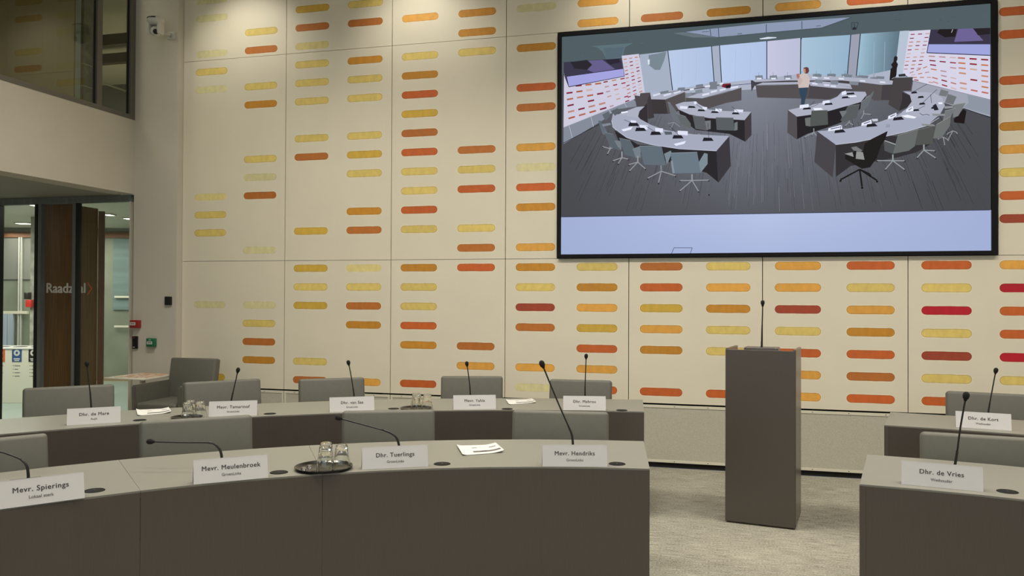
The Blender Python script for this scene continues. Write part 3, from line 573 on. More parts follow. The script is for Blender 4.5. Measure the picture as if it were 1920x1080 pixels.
pg(2, [(890, 930), (918, 930), (918, 952), (884, 954)], (150, 156, 170)); pg(2, [(780, 890), (825, 888), (826, 906), (788, 908)], (200, 206, 218)); pl(2, [(1140, 845), (1160, 860), (1195, 855), (1215, 862)], 0.9, (50, 50, 58))
chair_b(2, [(1300, 665), (1360, 682), (1340, 722), (1285, 712)], (118, 122, 126)); chair_b(2, [(1352, 700), (1418, 722), (1392, 782), (1330, 768)], (112, 116, 120)); pg(2, [(1440, 850), (1468, 815), (1492, 830), (1475, 925), (1400, 916), (1396, 890)], (34, 28, 30))
chair_b(2, [(1395, 782), (1486, 768), (1430, 868), (1390, 880)], (120, 124, 126), [(1320, 795), (1392, 792), (1392, 806), (1330, 812)])
chair_b(2, [(1330, 830), (1412, 808), (1350, 910), (1300, 960)], (116, 120, 122), [(1230, 850), (1330, 852), (1330, 866), (1240, 866)])
for hub, legs in (((1340, 95), ((1310, 150), (1370, 108), (1300, 115))), ((1270, 140), ((1235, 150), (1280, 190), (1305, 160)))):
    for l in legs: ln(4, hub, l, 1.4, (150, 152, 154)); ln(4, (l[0]-4, l[1]+5), (l[0]+4, l[1]+5), 1.6, (160, 160, 160))
chair_b(4, [(1220, 50), (1325, -10), (1318, 60), (1255, 150), (1195, 150)], (110, 114, 112), [(1110, 45), (1200, 48), (1215, 62), (1120, 58)])
chair_b(4, [(1085, 90), (1190, 62), (1210, 90), (1190, 190), (1070, 200)], (84, 86, 84), None, (1130, 235), ((1080, 290), (1215, 292), (1210, 240)))
chair_b(4, [(940, 128), (1088, 84), (1066, 205), (1020, 240), (905, 262)], (104, 108, 106), [(838, 165), (925, 192), (905, 262), (845, 240)], (905, 312), ((790, 310), (990, 312), (850, 375), (990, 376)), (84, 88, 88))
ln(4, (842, 165), (925, 194), 1.6, (170, 174, 174))
pg(4, [(745, 160), (865, 100), (845, 165), (820, 200), (790, 290), (740, 360), (680, 370), (560, 300), (560, 260), (690, 240), (700, 190)], (36, 33, 33)); pl(4, [(745, 160), (865, 100), (845, 165)], 1.0, (30, 28, 28))
pg(4, [(603, 215), (640, 208), (685, 238), (672, 248), (620, 238)], (120, 122, 122)); pg(4, [(555, 262), (612, 250), (622, 285)], (150, 152, 150)); pg(4, [(640, 245), (688, 250), (700, 305), (636, 298)], (146, 148, 146)); pg(4, [(628, 240), (642, 242), (634, 295), (618, 290)], (30, 28, 28))
for l in ((525, 450), (682, 500), (790, 455), (740, 410)): ln(4, (665, 375), l, 3.0, (32, 30, 30)); ln(4, (l[0]-6, l[1]+8), (l[0]+8, l[1]+8), 3.4, (22, 20, 20))
# ---- end of picture
me = bpy.data.meshes.new('display_picture')
for f in sb.faces: f.normal_update()
for f in list(sb.faces):
    if f.normal.y > 0: f.normal_flip()
sb.to_mesh(me); sb.free(); me.materials.append(M['screen']); o = bpy.data.objects.new('display_picture', me); COL.objects.link(o); o.parent = vw
# ------------------------------------------------------------------ desks
TOP = 0.76
LC = (5.93, -6.87); RC = (6.26, -6.94)
def pol(c, r, a): return (c[0]+r*math.cos(a), c[1]+r*math.sin(a))
def ang(c, p): return math.atan2(p[1]-c[1], p[0]-c[0])
def desk(label, c, rf, rb, a0f, a0b, a1f, a1b, ends=(False, True), group='curved council desks'):
    """a0 = end nearer the left, a1 = right end (angles falling); f front edge, b seat-side edge"""
    t = thing('curved_desk', label, 'desk', (c[0], c[1], 0), 0, group)
    n = max(6, int(abs(a0f-a1f)*14)); fr = [pol((0, 0), rf, a0f+(a1f-a0f)*i/n) for i in range(n+1)]; bk = [pol((0, 0), rb, a0b+(a1b-a0b)*i/n) for i in range(n+1)]
    bm = NB()
    for i in range(n):
        pass
    top_ring = fr + bk[::-1]
    for z, flip in ((TOP, False), (TOP-0.006, True)):
        pass
    fr[0] = pol((0, 0), rf, a0f-0.0004); bk[0] = pol((0, 0), rb, a0b-0.0004)
    vf = [bm.verts.new((x, y, TOP)) for x, y in fr]; vb = [bm.verts.new((x, y, TOP)) for x, y in bk]
    wf = [bm.verts.new((x, y, TOP-0.03)) for x, y in fr]; wb = [bm.verts.new((x, y, TOP-0.03)) for x, y in bk]
    for i in range(n):
        bm.faces.new((vf[i], vf[i+1], vb[i+1], vb[i])); bm.faces.new((wf[i], wb[i], wb[i+1], wf[i+1]))
        bm.faces.new((vb[i], vb[i+1], wb[i+1], wb[i])); bm.faces.new((vf[i], wf[i], wf[i+1], vf[i+1]))
    bm.faces.new((vf[0], vb[0], wb[0], wf[0])); bm.faces.new((vf[-1], wf[-1], wb[-1], vb[-1]))
    link('desktop', bm, M['desk_top'], t)
    zf = TOP-0.008                                       # front panel runs up to a thin top edge
    fo = [pol((0, 0), rf-0.003, a0f+(a1f-a0f)*i/n) for i in range(n+1)]; fi = [pol((0, 0), rf+0.022, a0f+(a1f-a0f)*i/n) for i in range(n+1)]
    g_ = 0.0008/rf
    fo[0] = pol((0, 0), rf-0.003, a0f-g_); fi[0] = pol((0, 0), rf+0.022, a0f-g_); fo[-1] = pol((0, 0), rf-0.003, a1f+(g_ if not ends[1] else 0)); fi[-1] = pol((0, 0), rf+0.022, a1f+(g_ if not ends[1] else 0))
    bm = NB()
    for seg in range(n):
        prism(bm, [fo[seg], fo[seg+1], fi[seg+1], fi[seg]], 0.012, zf)
    bmesh.ops.remove_doubles(bm, verts=bm.verts, dist=1e-5)
    for f in [f for f in bm.faces if len([1 for f2 in bm.faces if f2 is not f and set(f.verts) == set(f2.verts)])]: pass
    link('front_panel', bm, M['desk_front'], t)
    for e, (af, ab_, s) in zip(ends, ((a0f, a0b, -1), (a1f, a1b, 1))):
        if not e: continue
        p, q = pol((0, 0), rf-0.003, af), pol((0, 0), rb-0.05, af+(ab_-af)*0.93)
        d_ = Vector((q[0]-p[0], q[1]-p[1])).normalized(); nrm = Vector((-d_.y, d_.x))*0.024
        if (nrm.x*math.sin(af)-nrm.y*math.cos(af))*s > 0: nrm = -nrm
        bm = NB(); prism(bm, [p, q, (q[0]+nrm.x, q[1]+nrm.y), (p[0]+nrm.x, p[1]+nrm.y)], 0.012, zf-0.023 if False else zf); 
        link('end_panel', bm, M['desk_front'], t)
    return t
def A(px, py, c): p = at_z(px, py, TOP); return ang(c, p)
R1F, R1B, R2F, R2B = 3.214, 3.95, 5.135, 5.80
s1, s2 = A(264, 921, LC), A(605, 889, LC)
e1f, e1b = ang(LC, (5.600, -3.674)), ang(LC, (5.507, -2.957))
b1_, b2_ = s1+0.0, s2+0.0
desk_a = desk('front row curved desk section at far left with dark taupe front', LC, R1F, R1B, s1+0.62, s1+0.62, s1, b1_, (False, False))
desk_b = desk('short front row curved desk section between the two vertical seams', LC, R1F, R1B, s1, b1_, s2, b2_, (False, False))
desk_c = desk('long front row curved desk section ending at the aisle, tray of glasses on it', LC, R1F, R1B, s2, b2_, e1f, e1b, (False, True))
desk_d = desk('second row curved desk on the left, behind the front row chairs', LC, R2F, R2B, math.radians(176), math.radians(176), ang(LC, (5.409, -1.819)), ang(LC, (5.337, -1.147)), (False, True))
rf_ = ang(RC, (6.519, -3.743)); rb_ = ang(RC, (6.66, -3.005))
def desk_right(label, c, rf, rb, p0, p1, a1):
    return desk(label, c, rf, rb, ang(c, p0), ang(c, p1), a1, a1, (True, False), 'curved council desks')
desk_e = desk_right('front row curved desk right of the aisle, nearest the lower right corner', RC, 3.21, 3.95, (6.519, -3.743), (6.67, -3.005), math.radians(35))
RC2 = (6.30, -7.03)
desk_f = desk_right('second row curved desk right of the aisle, behind the upright lectern', RC2, 5.14, 5.80, (6.953, -1.935), (7.123, -1.20), math.radians(35))
# black cable grommets sit in the desk tops
GR = [(177, 920, desk_a), (523, 886, desk_c), (829, 870, desk_c), (1157, 870, desk_c), (1889, 922, desk_e), (262, 788, desk_d), (506, 776, desk_d), (738, 766.5, desk_d), (951, 767, desk_d), (1166, 769.5, desk_d)]
for px, py, dk in GR:
    p = at_z(px, py, TOP)
    if px == 523: dk = desk_b
    bm = NB(); c = (p.x-dk.location.x, p.y-dk.location.y, TOP)
    lathe(bm, [(0.0, 0.0020), (0.024, 0.0020), (0.027, 0.0008), (0.033, 0.0010), (0.036, 0.0030), (0.040, 0.0024), (0.0415, 0.0)], 28, c)
    gobj = link('cable_grommet', bm, M['bezel'], dk, 'auto')
    bm = NB(); tube(bm, [(c[0], c[1], TOP+0.0015), (c[0], c[1], TOP+0.0038)], 0.003, 8); link('grommet_pin', bm, M['chrome'], gobj)
# ------------------------------------------------------------------ name cards
def name_card(name1, name2, bl, br, label, h=0.100, sz=0.0282):
    L, R_ = at_z(*bl, TOP), at_z(*br, TOP); u = (R_-L); wd = u.length; u.normalize(); mid = (L+R_)/2; yaw = math.atan2(u.y, u.x)
    t = thing('name_card', label, 'name card', (mid.x, mid.y, TOP+0.0006), yaw, 'folded name cards on the desks')
    bm = NB(); th = 0.0007; dp = 0.030; a = wd/2
    for y0, y1 in ((0.0, dp), (dp*2.1, dp)):             # two leaning leaves meeting at the fold
        s = 1 if y0 < y1 else -1
        v = [(-a, y0, 0), (a, y0, 0), (a, y1, h), (-a, y1, h)]; v2 = [(x, y+s*th, z) for x, y, z in v]
        quad(bm, v); quad(bm, v2)
        for i in range(4): quad(bm, [v[i], v[(i+1) % 4], v2[(i+1) % 4], v2[i]])
    link('folded_card', bm, M['card'], t)
    tilt = math.atan2(h, dp)
    def mw(z): return Matrix.Translation((0, z/h*dp-0.0006, z)) @ Matrix.Rotation(tilt, 4, 'X')
    lettering('lettering', name1, sz, M['ink'], t, mw(h*0.60), bold=0.0006, spacing=1.10)
    lettering('lettering', name2, sz*0.60, M['ink2'], t, mw(h*0.30), bold=0.0003, spacing=1.02)
    return t
name_card('Mevr. Spierings', 'Lokaal sterk', (-8, 956.5), (159, 934), 'white folded name card cut by the left edge, bent microphone behind it')
name_card('Mevr. Meulenbroek', 'GroenLinks', (363, 909), (503, 896), 'white folded name card on front desk, left of the tray of glasses')
name_card('Dhr. Tuerlings', 'GroenLinks', (679, 881), (803, 875), 'white folded name card on front desk, right of the tray of glasses')
name_card('Mevr. Hendriks', 'GroenLinks', (1017, 875), (1139, 875.5), 'white folded name card on front desk nearest the aisle')
name_card('Dhr. de Mare', 'PvdA', (125, 798), (226, 792), 'white folded name card at the left of the second row desk')
name_card('Mevr. Tamarinof', 'GroenLinks', (391, 782), (482, 779), 'white folded name card in second row, right of glasses without a visible tray')
name_card('Dhr. van Sas', 'GroenLinks', (618, 773), (702, 770), 'white folded name card in second row, left of the black tray')
name_card('Mevr. Yahia', 'GroenLinks', (850, 768), (930, 767), 'white folded name card in second row, between black tray and leaflet')
name_card('Dhr. Mahrou', 'GroenLinks', (1056, 769), (1136, 770), 'white folded name card in second row nearest the aisle')
name_card('Dhr. de Kort', 'Wethouder', (1792, 801), (1897, 808), 'white folded name card on second row desk at the right edge')
name_card('Dhr. de Vries', 'Wethouder', (1690, 908), (1844, 923), 'large white folded name card on the front desk right of the aisle')
# ------------------------------------------------------------------ microphones
def microphone(path, card_b, label, back=0.22, head=0.013, joint=3, surf=TOP, base=True, thin=0.0040, thick=0.0068, D=None):
    if D is None:
        p = at_z(card_b[0], card_b[1], TOP); D = (p-EYE).dot(FW)+back
    pts = [at_d(px, py, D) for px, py in path]
    foot = at_d(path[0][0], path[0][1], D); foot = Vector((foot.x, foot.y, surf))
    t = thing('desk_microphone', label, 'microphone', foot, math.atan2(foot.y-LC[1], foot.x-LC[0])-PI/2 if base else 0, 'gooseneck microphones')
    inv = (Matrix.Translation(foot) @ Matrix.Rotation(t.rotation_euler.z, 4, 'Z')).inverted()
    top_h = 0.028 if base else 0.012
    loc = [Vector((0, 0, top_h))] + [inv @ p for p in pts if (inv @ p).z > top_h+0.01]
    if base:
        bm = NB(); a, b_ = prism(bm, [(-0.062, -0.055), (0.062, -0.055), (0.062, 0.085), (-0.062, 0.085)], 0.0, 0.012)
        for v in b_: v.co.z = 0.026 + (v.co.y-0.0)*0.12
        bmesh.ops.bevel(bm, geom=list(bm.edges), offset=0.004, segments=2, affect='EDGES')
        link('base', bm, M['black'], t, 'auto')
    sp = spline(loc, 5); k = joint*5
    bm = NB(); tube(bm, sp[:k+1], [thick - (thick-thin-0.0012)*(i/max(1, k)) for i in range(k+1)], 10); link('lower_neck', bm, M['black'], t, 'auto')
    e = sp[-1]; dr = (sp[-1]-sp[-4]).normalized()
    bm = NB(); up = sp[k:]; tube(bm, up[:-1] + [e], [thin]*len(up), 10); link('upper_neck', bm, M['black'], t, True)
    L = head*3.0; q = dr.to_track_quat('Z', 'Y').to_matrix().to_4x4()
    bm = NB(); lathe(bm, [(0.0, -L*0.30), (head*0.45, -L*0.28), (head*0.55, -L*0.12), (head*0.85, 0.0), (head, L*0.25), (head*0.95, L*0.45), (head*0.7, L*0.60), (head*0.3, L*0.68), (0, L*0.70)], 18)
    bmesh.ops.transform(bm, matrix=Matrix.Translation(e - dr*L*0.15) @ q, verts=bm.verts); link('foam_head', bm, M['foam'], t, True)
    return t
microphone([(53, 905), (53, 890), (50, 873), (40, 862), (22, 854), (0, 847), (-40, 838), (-60, 834)], (75, 945), 'black microphone bent flat to the left, cut by the left edge')
microphone([(416, 878), (415.5, 855), (412, 843), (404, 834), (391, 830), (340, 829.5), (283, 828)], (433, 902), 'black microphone bent almost flat to the left, behind card left of tray', joint=4)
microphone([(749, 855), (748, 835), (744, 822), (736, 814), (720, 807), (680, 796), (636, 784)], (741, 878), 'black microphone leaning low to the left, right of the tray of glasses', joint=4)
microphone([(1074, 850), (1074, 830), (1072, 815), (1066, 800), (1045, 752), (1017, 684)], (1078, 875), 'tallest near microphone, leaning left over the card next to the aisle', joint=3, head=0.0145)
microphone([(172, 778), (171, 762), (169, 735), (166, 712), (163, 683)], (175, 795), 'upright microphone behind the leftmost second row card', joint=2, head=0.014)
microphone([(433, 765), (434, 750), (437, 735), (441, 718), (446, 695)], (437, 781), 'thin microphone leaning slightly right, in front of chair beside the grey armchair', joint=2, head=0.014)
microphone([(665, 757), (664, 743), (662, 728), (658, 703), (653.5, 681)], (660, 772), 'thin microphone tilted left, in second row left of the black tray', joint=2, head=0.014)
microphone([(883, 755), (882, 740), (881, 725), (878, 700), (875.5, 683)], (890, 768), 'thin microphone right of the black tray in the second row', joint=2, head=0.014)
microphone([(1097, 755), (1097, 740), (1097, 725), (1098, 695), (1099, 669)], (1096, 770), 'thin upright microphone in the second row nearest the aisle', joint=2, head=0.014)
microphone([(1852, 790), (1853, 774), (1856, 755), (1861, 728), (1867, 696)], (1845, 805), 'thin microphone leaning right behind the second row card at right edge', joint=2, head=0.014)
microphone([(1789, 895), (1791, 870), (1795, 845), (1801, 800), (1811, 744)], (1767, 916), 'tall black microphone on the front desk right of the aisle', joint=2, head=0.0145)
# ------------------------------------------------------------------ leaflets
def leaflet(cn, label, lift=0.012):
    P_ = [at_z(*p, TOP+0.002) for p in cn]               # far-left, far-right, near-right, near-left
    o_ = sum(P_, Vector())/4; t = thing('leaflet', label, 'leaflet', (o_.x, o_.y, TOP+0.0008), 0, 'folded leaflets on the desks')
    def S(u, v): return (P_[0]*(1-u)*(1-v)+P_[1]*u*(1-v)+P_[2]*u*v+P_[3]*(1-u)*v) - o_
    def zz(u, v): return 0.0025 + lift*max(0, (u-0.65)/0.35)**2 + 0.6*lift*max(0, (0.14-u)/0.14)**2
    n = 20; bm = NB()
    for dz in (0.0, -0.0022):
        g_ = [[bm.verts.new((S(i/n, j/4).x, S(i/n, j/4).y, zz(i/n, j/4)+dz)) for j in range(5)] for i in range(n+1)]
        for i in range(n):
            for j in range(4): bm.faces.new((g_[i][j], g_[i+1][j], g_[i+1][j+1], g_[i][j+1]))
        if dz == 0: top = g_
    for ring in ([(i, 0) for i in range(n+1)], [(i, 4) for i in range(n+1)], [(0, j) for j in range(5)], [(n, j) for j in range(5)]):
        for (a, b_), (c, d_) in zip(ring, ring[1:]):
            bm.faces.new((top[a][b_], top[c][d_], g_[c][d_], g_[a][b_]))
    link('folded_sheets', bm, M['paper'], t, 'auto')
    def stripe(u0, u1, v0, v1, m, nm):
        bm = NB(); k = 10
        for i in range(k):
            a, b_ = u0+(u1-u0)*i/k, u0+(u1-u0)*(i+1)/k
            quad(bm, [(S(a, v0).x, S(a, v0).y, zz(a, v0)+0.0004), (S(b_, v0).x, S(b_, v0).y, zz(b_, v0)+0.0004), (S(b_, v1).x, S(b_, v1).y, zz(b_, v1)+0.0004), (S(a, v1).x, S(a, v1).y, zz(a, v1)+0.0004)])
        link(nm, bm, m, t)
    stripe(0.33, 0.46, 0.30, 0.36, M['ink2'], 'printed_line'); stripe(0.49, 0.62, 0.31, 0.35, M['card'], 'printed_line'); stripe(0.76, 0.93, 0.30, 0.38, M['ink2'], 'printed_line')
    stripe(0.30, 0.97, 0.66, 0.82, M['ink2'], 'printed_band')
    for q in range(6): stripe(0.50+q*0.035, 0.52+q*0.035, 0.69, 0.79, M['paper'], 'printed_word')
    return t
leaflet([(856, 836), (929, 834), (945, 848), (867, 854)], 'white leaflet with grey stripes lying on the front desk')
leaflet([(255, 768.5), (316, 766.5), (321, 774), (258, 779.5)], 'white leaflet on the second row desk in front of the armchair')
leaflet([(948, 750), (997, 749), (1005, 755), (954, 758.5)], 'white leaflet on the second row desk between the two rightmost cards', 0.008)
# ------------------------------------------------------------------ trays and tumblers
def tray(c, label, r=0.135):
    bm = NB(); lathe(bm, [(0, 0.002), (r*0.82, 0.002), (r*0.90, 0.006), (r*0.97, 0.013), (r, 0.0145), (r*1.005, 0.0125), (r*0.93, 0.004), (r*0.86, 0.0), (0, 0.0)], 48)
    o = link('serving_tray', bm, M['blackgloss'], None, 'auto'); o.location = (c.x, c.y, TOP+0.0004); return tag(o, label, 'tray', 'round black trays')
def glass_mesh():
    bm = NB(); n = 36; H = 0.088; prof_o = [(0.0, H), (0.021, H), (0.0245, H-0.003), (0.0262, H-0.012), (0.0335, 0.030), (0.0355, 0.018), (0.0362, 0.0)]
    prof_i = [(0.0342, 0.0), (0.0335, 0.018), (0.0310, 0.030), (0.0235, H-0.020), (0.020, H-0.0155), (0.0, H-0.0145)]
    pr = prof_o+prof_i; rings = []
    for i, (r, z) in enumerate(pr):
        if r == 0: rings.append([bm.verts.new((0, 0, z))]); continue
        fac = 0.05 if (i < len(prof_o) and 0.025 < z < H-0.002) else 0.0
        rings.append([bm.verts.new((r*(1-fac*abs(math.sin(4.5*2*PI*k/n)))*math.cos(2*PI*k/n), r*(1-fac*abs(math.sin(4.5*2*PI*k/n)))*math.sin(2*PI*k/n), z)) for k in range(n)])
    for a, b_ in zip(rings, rings[1:]):
        for k in range(n):
            k2 = (k+1) % n
            if len(a) == 1: bm.faces.new((a[0], b_[k2], b_[k]))
            elif len(b_) == 1: bm.faces.new((a[k], a[k2], b_[0]))
            else: bm.faces.new((a[k], a[k2], b_[k2], b_[k]))
    return bm
proto = link('tumbler', glass_mesh(), M['glass'], None, 'auto'); used = [False]
def tumbler(x, y, z, label):
    o = proto if not used[0] else proto.copy()
    if used[0]: COL.objects.link(o)
    used[0] = True; o.location = (x, y, z); o.scale = (1.13, 1.13, 1.22); return tag(o, label, 'glass', 'upturned water glasses')
def glasses(px, py, where, r=0.135, vis=True, names=None):
    c = at_z(px, py, TOP)
    tray(c, where[0], r); zt = TOP+0.0026
    rr = Vector((RT.x, RT.y)).normalized(); ff = Vector((FW.x, FW.y)).normalized()
    for (a, b_), lb in zip(((0.010, -0.012), (-0.008, 0.080), (0.078, 0.030)), where[1:]):
        tumbler(c.x+rr.x*a+ff.x*b_, c.y+rr.y*a+ff.y*b_, zt, lb)
    return c, rr, ff
c, rr, ff = glasses(607, 879, ['round black tray on the front desk', 'upturned glass at the front of the front desk tray', 'upturned glass at the back of the front desk tray', 'upturned glass on the right of the front desk tray'])
for a, b_ in ((-0.075, 0.03), (-0.09, -0.02)):
    bm = NB(); lathe(bm, [(0, 0.008), (0.010, 0.008), (0.013, 0.0)], 14); o = link('bottle_cap', bm, M['chrome'], None, 'auto'); o.location = (c.x+rr.x*a+ff.x*b_, c.y+rr.y*a+ff.y*b_, TOP+0.0026)
    tag(o, 'small silver bottle cap on left side of front desk tray, ' + ('farther of two' if b_ > 0 else 'nearer of two'), 'bottle cap', 'bottle caps on the tray')
glasses(350, 785, ['round black tray in second row, mostly hidden behind the tall chair back', 'upturned glass left of the second row card, front of three', 'upturned glass left of the second row card, behind the front one', 'upturned glass left of the second row card, nearest that card'], 0.10)
glasses(780, 768, ['round black tray in the middle of the second row desk', 'upturned glass on the second row black tray, front one', 'upturned glass on the second row black tray, rear left one', 'upturned glass on the second row black tray, right one'], 0.115)
# ------------------------------------------------------------------ chairs
def make_chair(label, group='grey upholstered swivel chairs'):
    t = thing('swivel_chair', label, 'chair', (0, 0, 0), 0, group)
    bm = NB(); box(bm, (-0.285, -0.045, 0.0), (0.285, 0.045, 0.475), 0.022, 3)
    bmesh.ops.transform(bm, matrix=Matrix.Translation((0, 0.205, 0.405)) @ Matrix.Rotation(math.radians(-9), 4, 'X'), verts=bm.verts); link('backrest', bm, M['chair'], t, 'auto')
    bm = NB(); box(bm, (-0.235, -0.30, 0.42), (0.235, 0.20, 0.51), 0.022, 3); link('seat', bm, M['chair'], t, 'auto')
    for s in (-1, 1):
        bm = NB(); pts = [(-0.29, 0.40), (0.21, 0.40), (0.24, 0.668), (-0.30, 0.668)]
        lo, hi = sorted((s*0.243, s*0.297))
        a = [bm.verts.new((lo, y, z)) for y, z in pts]; b_ = [bm.verts.new((hi, y, z)) for y, z in pts]
        for i in range(4): bm.faces.new((a[i], a[(i+1) % 4], b_[(i+1) % 4], b_[i]))
        bm.faces.new(a); bm.faces.new(b_[::-1]); bmesh.ops.bevel(bm, geom=list(bm.edges), offset=0.014, segments=2, affect='EDGES')
        link('armrest', bm, M['chair'], t, 'auto')
    bm = NB(); tube(bm, [(0, -0.03, 0.10), (0, -0.03, 0.42)], 0.026, 14); tube(bm, [(0, -0.03, 0.38), (0, -0.03, 0.422)], 0.07, 14); link('gas_column', bm, M['chrome'], t, 'auto')
    bm = NB()
    for k in range(5):
        a = 2*PI*k/5+0.3; tube(bm, [(0, -0.03, 0.115), (0.16*math.cos(a), -0.03+0.16*math.sin(a), 0.10), (0.29*math.cos(a), -0.03+0.29*math.sin(a), 0.075)], [0.026, 0.018, 0.013], 8)
    link('star_base', bm, M['chrome'], t, 'auto')
    for k in range(5):
        a = 2*PI*k/5+0.3; x, y = 0.29*math.cos(a), -0.03+0.29*math.sin(a)
        bm = NB(); tube(bm, [(x-0.011*math.sin(a), y+0.011*math.cos(a), 0.031), (x+0.011*math.sin(a), y-0.011*math.cos(a), 0.031)], 0.030, 14); tube(bm, [(x, y, 0.03), (x, y, 0.075)], 0.008, 8)
        link('caster', bm, M['black'], t, 'auto')
    return t
chair0 = [None]
def copy_tree(o, parent=None):
    c = o.copy(); COL.objects.link(c); c.parent = parent
    for ch in list(o.children): copy_tree(ch, c)
    return c
def place_chair(l, r, y, label, yaw=0.0, c=LC, top=0.88, sc=None, D=None):
    D = D or (1.58-top)*1500/(y-557); p = at_d((l+r)/2, y, D); wd = (r-l)*D/1500
    n = Vector((c[0]-p.x, c[1]-p.y)).normalized(); rz = math.atan2(n.y, n.x)+PI/2+math.radians(yaw)   # local -Y faces the room centre
    if chair0[0] is None: t = make_chair(label); chair0[0] = t
    else: t = copy_tree(chair0[0]); t['label'] = label
    off = Matrix.Rotation(rz, 2) @ Vector((0, 0.255)); t.location = (p.x-off.x, p.y-off.y, 0); t.rotation_euler.z = rz
    s = sc or wd/0.572; t.scale = (s, 1, top/0.882)
    return t
place_chair(271, 469, 786, 'grey chair behind the front desk, second from left, left of the tray', 0)
place_chair(643, 815, 770, 'grey chair behind the front desk, in line with its black tray', -4)
place_chair(960, 1141, 770, 'grey chair behind the front desk, nearest the aisle', -6)
place_chair(-108, 77, 826, 'grey chair behind the front desk, cut by the left edge', 2)
place_chair(55, 206, 728, 'grey chair behind the second row desk, in front of the glass doors', -2)
place_chair(348, 488, 716, 'grey chair behind second row desk, overlapping the armchair', 11)
place_chair(562, 683, 711, 'grey chair behind the second row card that stands left of the black tray', 4)
place_chair(827, 943, 706, 'grey chair behind the second row card that stands right of the black tray', -4)
place_chair(1030, 1147, 712, 'grey chair behind second row desk, nearest the aisle', -8)
place_chair(1783, 1932, 733, 'grey chair behind the second row desk at the right edge', 4, RC2)
place_chair(1738, 1955, 813, 'grey chair behind the front desk right of the aisle', 6, RC, D=4.12)
# grey armchair of the same kind standing free against the wall
am = copy_tree(chair0[0]); am['label'] = 'grey armchair standing against the wall beside the pale side table'; am.name = 'swivel_chair'
q = at_y(368, 700, -0.42); am.location = (q.x-0.045, -0.66, 0); am.rotation_euler.z = math.radians(2); am.scale = (0.92, 1.10, 1.06)
# ------------------------------------------------------------------ side table with printed top
pa, pb, pc, pd = at_z(218, 706, 0.752), at_z(258, 696, 0.752), at_z(330, 699, 0.752), at_z(307, 711, 0.752)
tx0, ty0 = -0.36, -1.02
st = thing('side_table', 'small pale table with a printed mosaic top beside the armchair', 'table', (0.0, -0.6, 0))
bm = NB(); box(bm, (-0.10, -0.27, 0.728), (0.37, 0.27, 0.745), 0.004); link('tabletop', bm, M['white'], st, 'auto')
bm = NB()
box(bm, (-0.02, -0.22, 0.7455), (0.35, 0.24, 0.7475)); pm = mat('mosaic_print', (0.7, 0.5, 0.4), 0.6)
nt = pm.node_tree; tc = nt.nodes.new('ShaderNodeTexCoord'); vo = nt.nodes.new('ShaderNodeTexVoronoi'); vo.inputs['Scale'].default_value = 32; cr = nt.nodes.new('ShaderNodeValToRGB')
cr.color_ramp.elements[0].color = (0.75, 0.68, 0.58, 1); cr.color_ramp.elements[1].color = (0.42, 0.10, 0.06, 1); e_ = cr.color_ramp.elements.new(0.5); e_.color = (0.66, 0.45, 0.28, 1); e2 = cr.color_ramp.elements.new(0.35); e2.color = (0.75, 0.68, 0.56, 1)
nt.links.new(tc.outputs['Object'], vo.inputs['Vector']); nt.links.new(vo.outputs['Color'], cr.inputs[0]); nt.links.new(cr.outputs[0], nt.nodes['Principled BSDF'].inputs['Base Color'])
link('printed_sheet', bm, pm, st)
bm = NB(); tube(bm, [(0.14, 0, 0.02), (0.14, 0, 0.728)], 0.028, 16); link('table_column', bm, M['white'], st, 'auto')
bm = NB(); lathe(bm, [(0, 0.02), (0.20, 0.012), (0.21, 0.0), (0, 0)], 32, (0.14, 0, 0)); link('foot_disc', bm, M['white'], st, 'auto')
st.location = (0.03, -0.50, 0)
# ------------------------------------------------------------------ lectern in the aisle
A_ = Vector((5.962, -1.708)); fu = Vector((0.463, -0.080)); W_ = fu.length; yaw = math.atan2(fu.y, fu.x); DP = 0.45; LH = 1.222
lt = thing('lectern', 'tall dark taupe lectern with a microphone standing in the aisle', 'lectern', (A_.x, A_.y, 0), yaw)
bm = NB(); box(bm, (0.002, 0.0, 0.012), (W_-0.002, 0.019, LH-0.008), 0.0015, 1); link('front_panel', bm, M['desk_front'], lt)
for x in (0.0, W_-0.019):
    bm = NB(); pr = [(0.0195, 0.012), (DP, 0.012), (DP, LH-0.004), (0.0195, LH-0.002)]
    a = [bm.verts.new((x, y, z)) for y, z in pr]; b_ = [bm.verts.new((x+0.019, y, z)) for y, z in pr]
    for i in range(4): bm.faces.new((a[i], a[(i+1) % 4], b_[(i+1) % 4], b_[i]))
    bm.faces.new(a); bm.faces.new(b_[::-1]); link('side_panel', bm, M['desk_front'], lt)
bm = NB(); box(bm, (0.0195, 0.0195, LH-0.10), (W_-0.0195, DP-0.01, LH-0.08)); link('reading_shelf', bm, M['desk_front'], lt)
bm = NB(); box(bm, (0.0195, 0.03, 0.5), (W_-0.0195, DP-0.01, 0.52)); link('shelf', bm, M['desk_front'], lt)
mb = at_d(1428, 650, (at_z(1425, 985, 0)-EYE).dot(FW)+0.12); ml = lt.matrix_world
ms = thing('lectern_microphone', 'slim tall microphone with dark flat base standing on the lectern', 'microphone', (mb.x, mb.y, LH-0.08), yaw, 'gooseneck microphones')
bm = NB(); box(bm, (-0.115, -0.05, 0.0), (0.115, 0.10, 0.086), 0.008, 3); link('base', bm, M['desk_front'], ms, 'auto')
inv = (Matrix.Translation(ms.location) @ Matrix.Rotation(yaw, 4, 'Z')).inverted(); Dm = (mb-EYE).dot(FW)
pts = [Vector((0, 0, 0.086))] + [inv @ at_d(x, y, Dm) for x, y in ((1428, 640), (1428.5, 618), (1429.5, 595), (1430, 572))]
sp = spline(pts, 4); bm = NB(); tube(bm, sp[:5], [0.008, 0.007, 0.006, 0.0055, 0.005], 10); link('lower_neck', bm, M['black'], ms, 'auto')
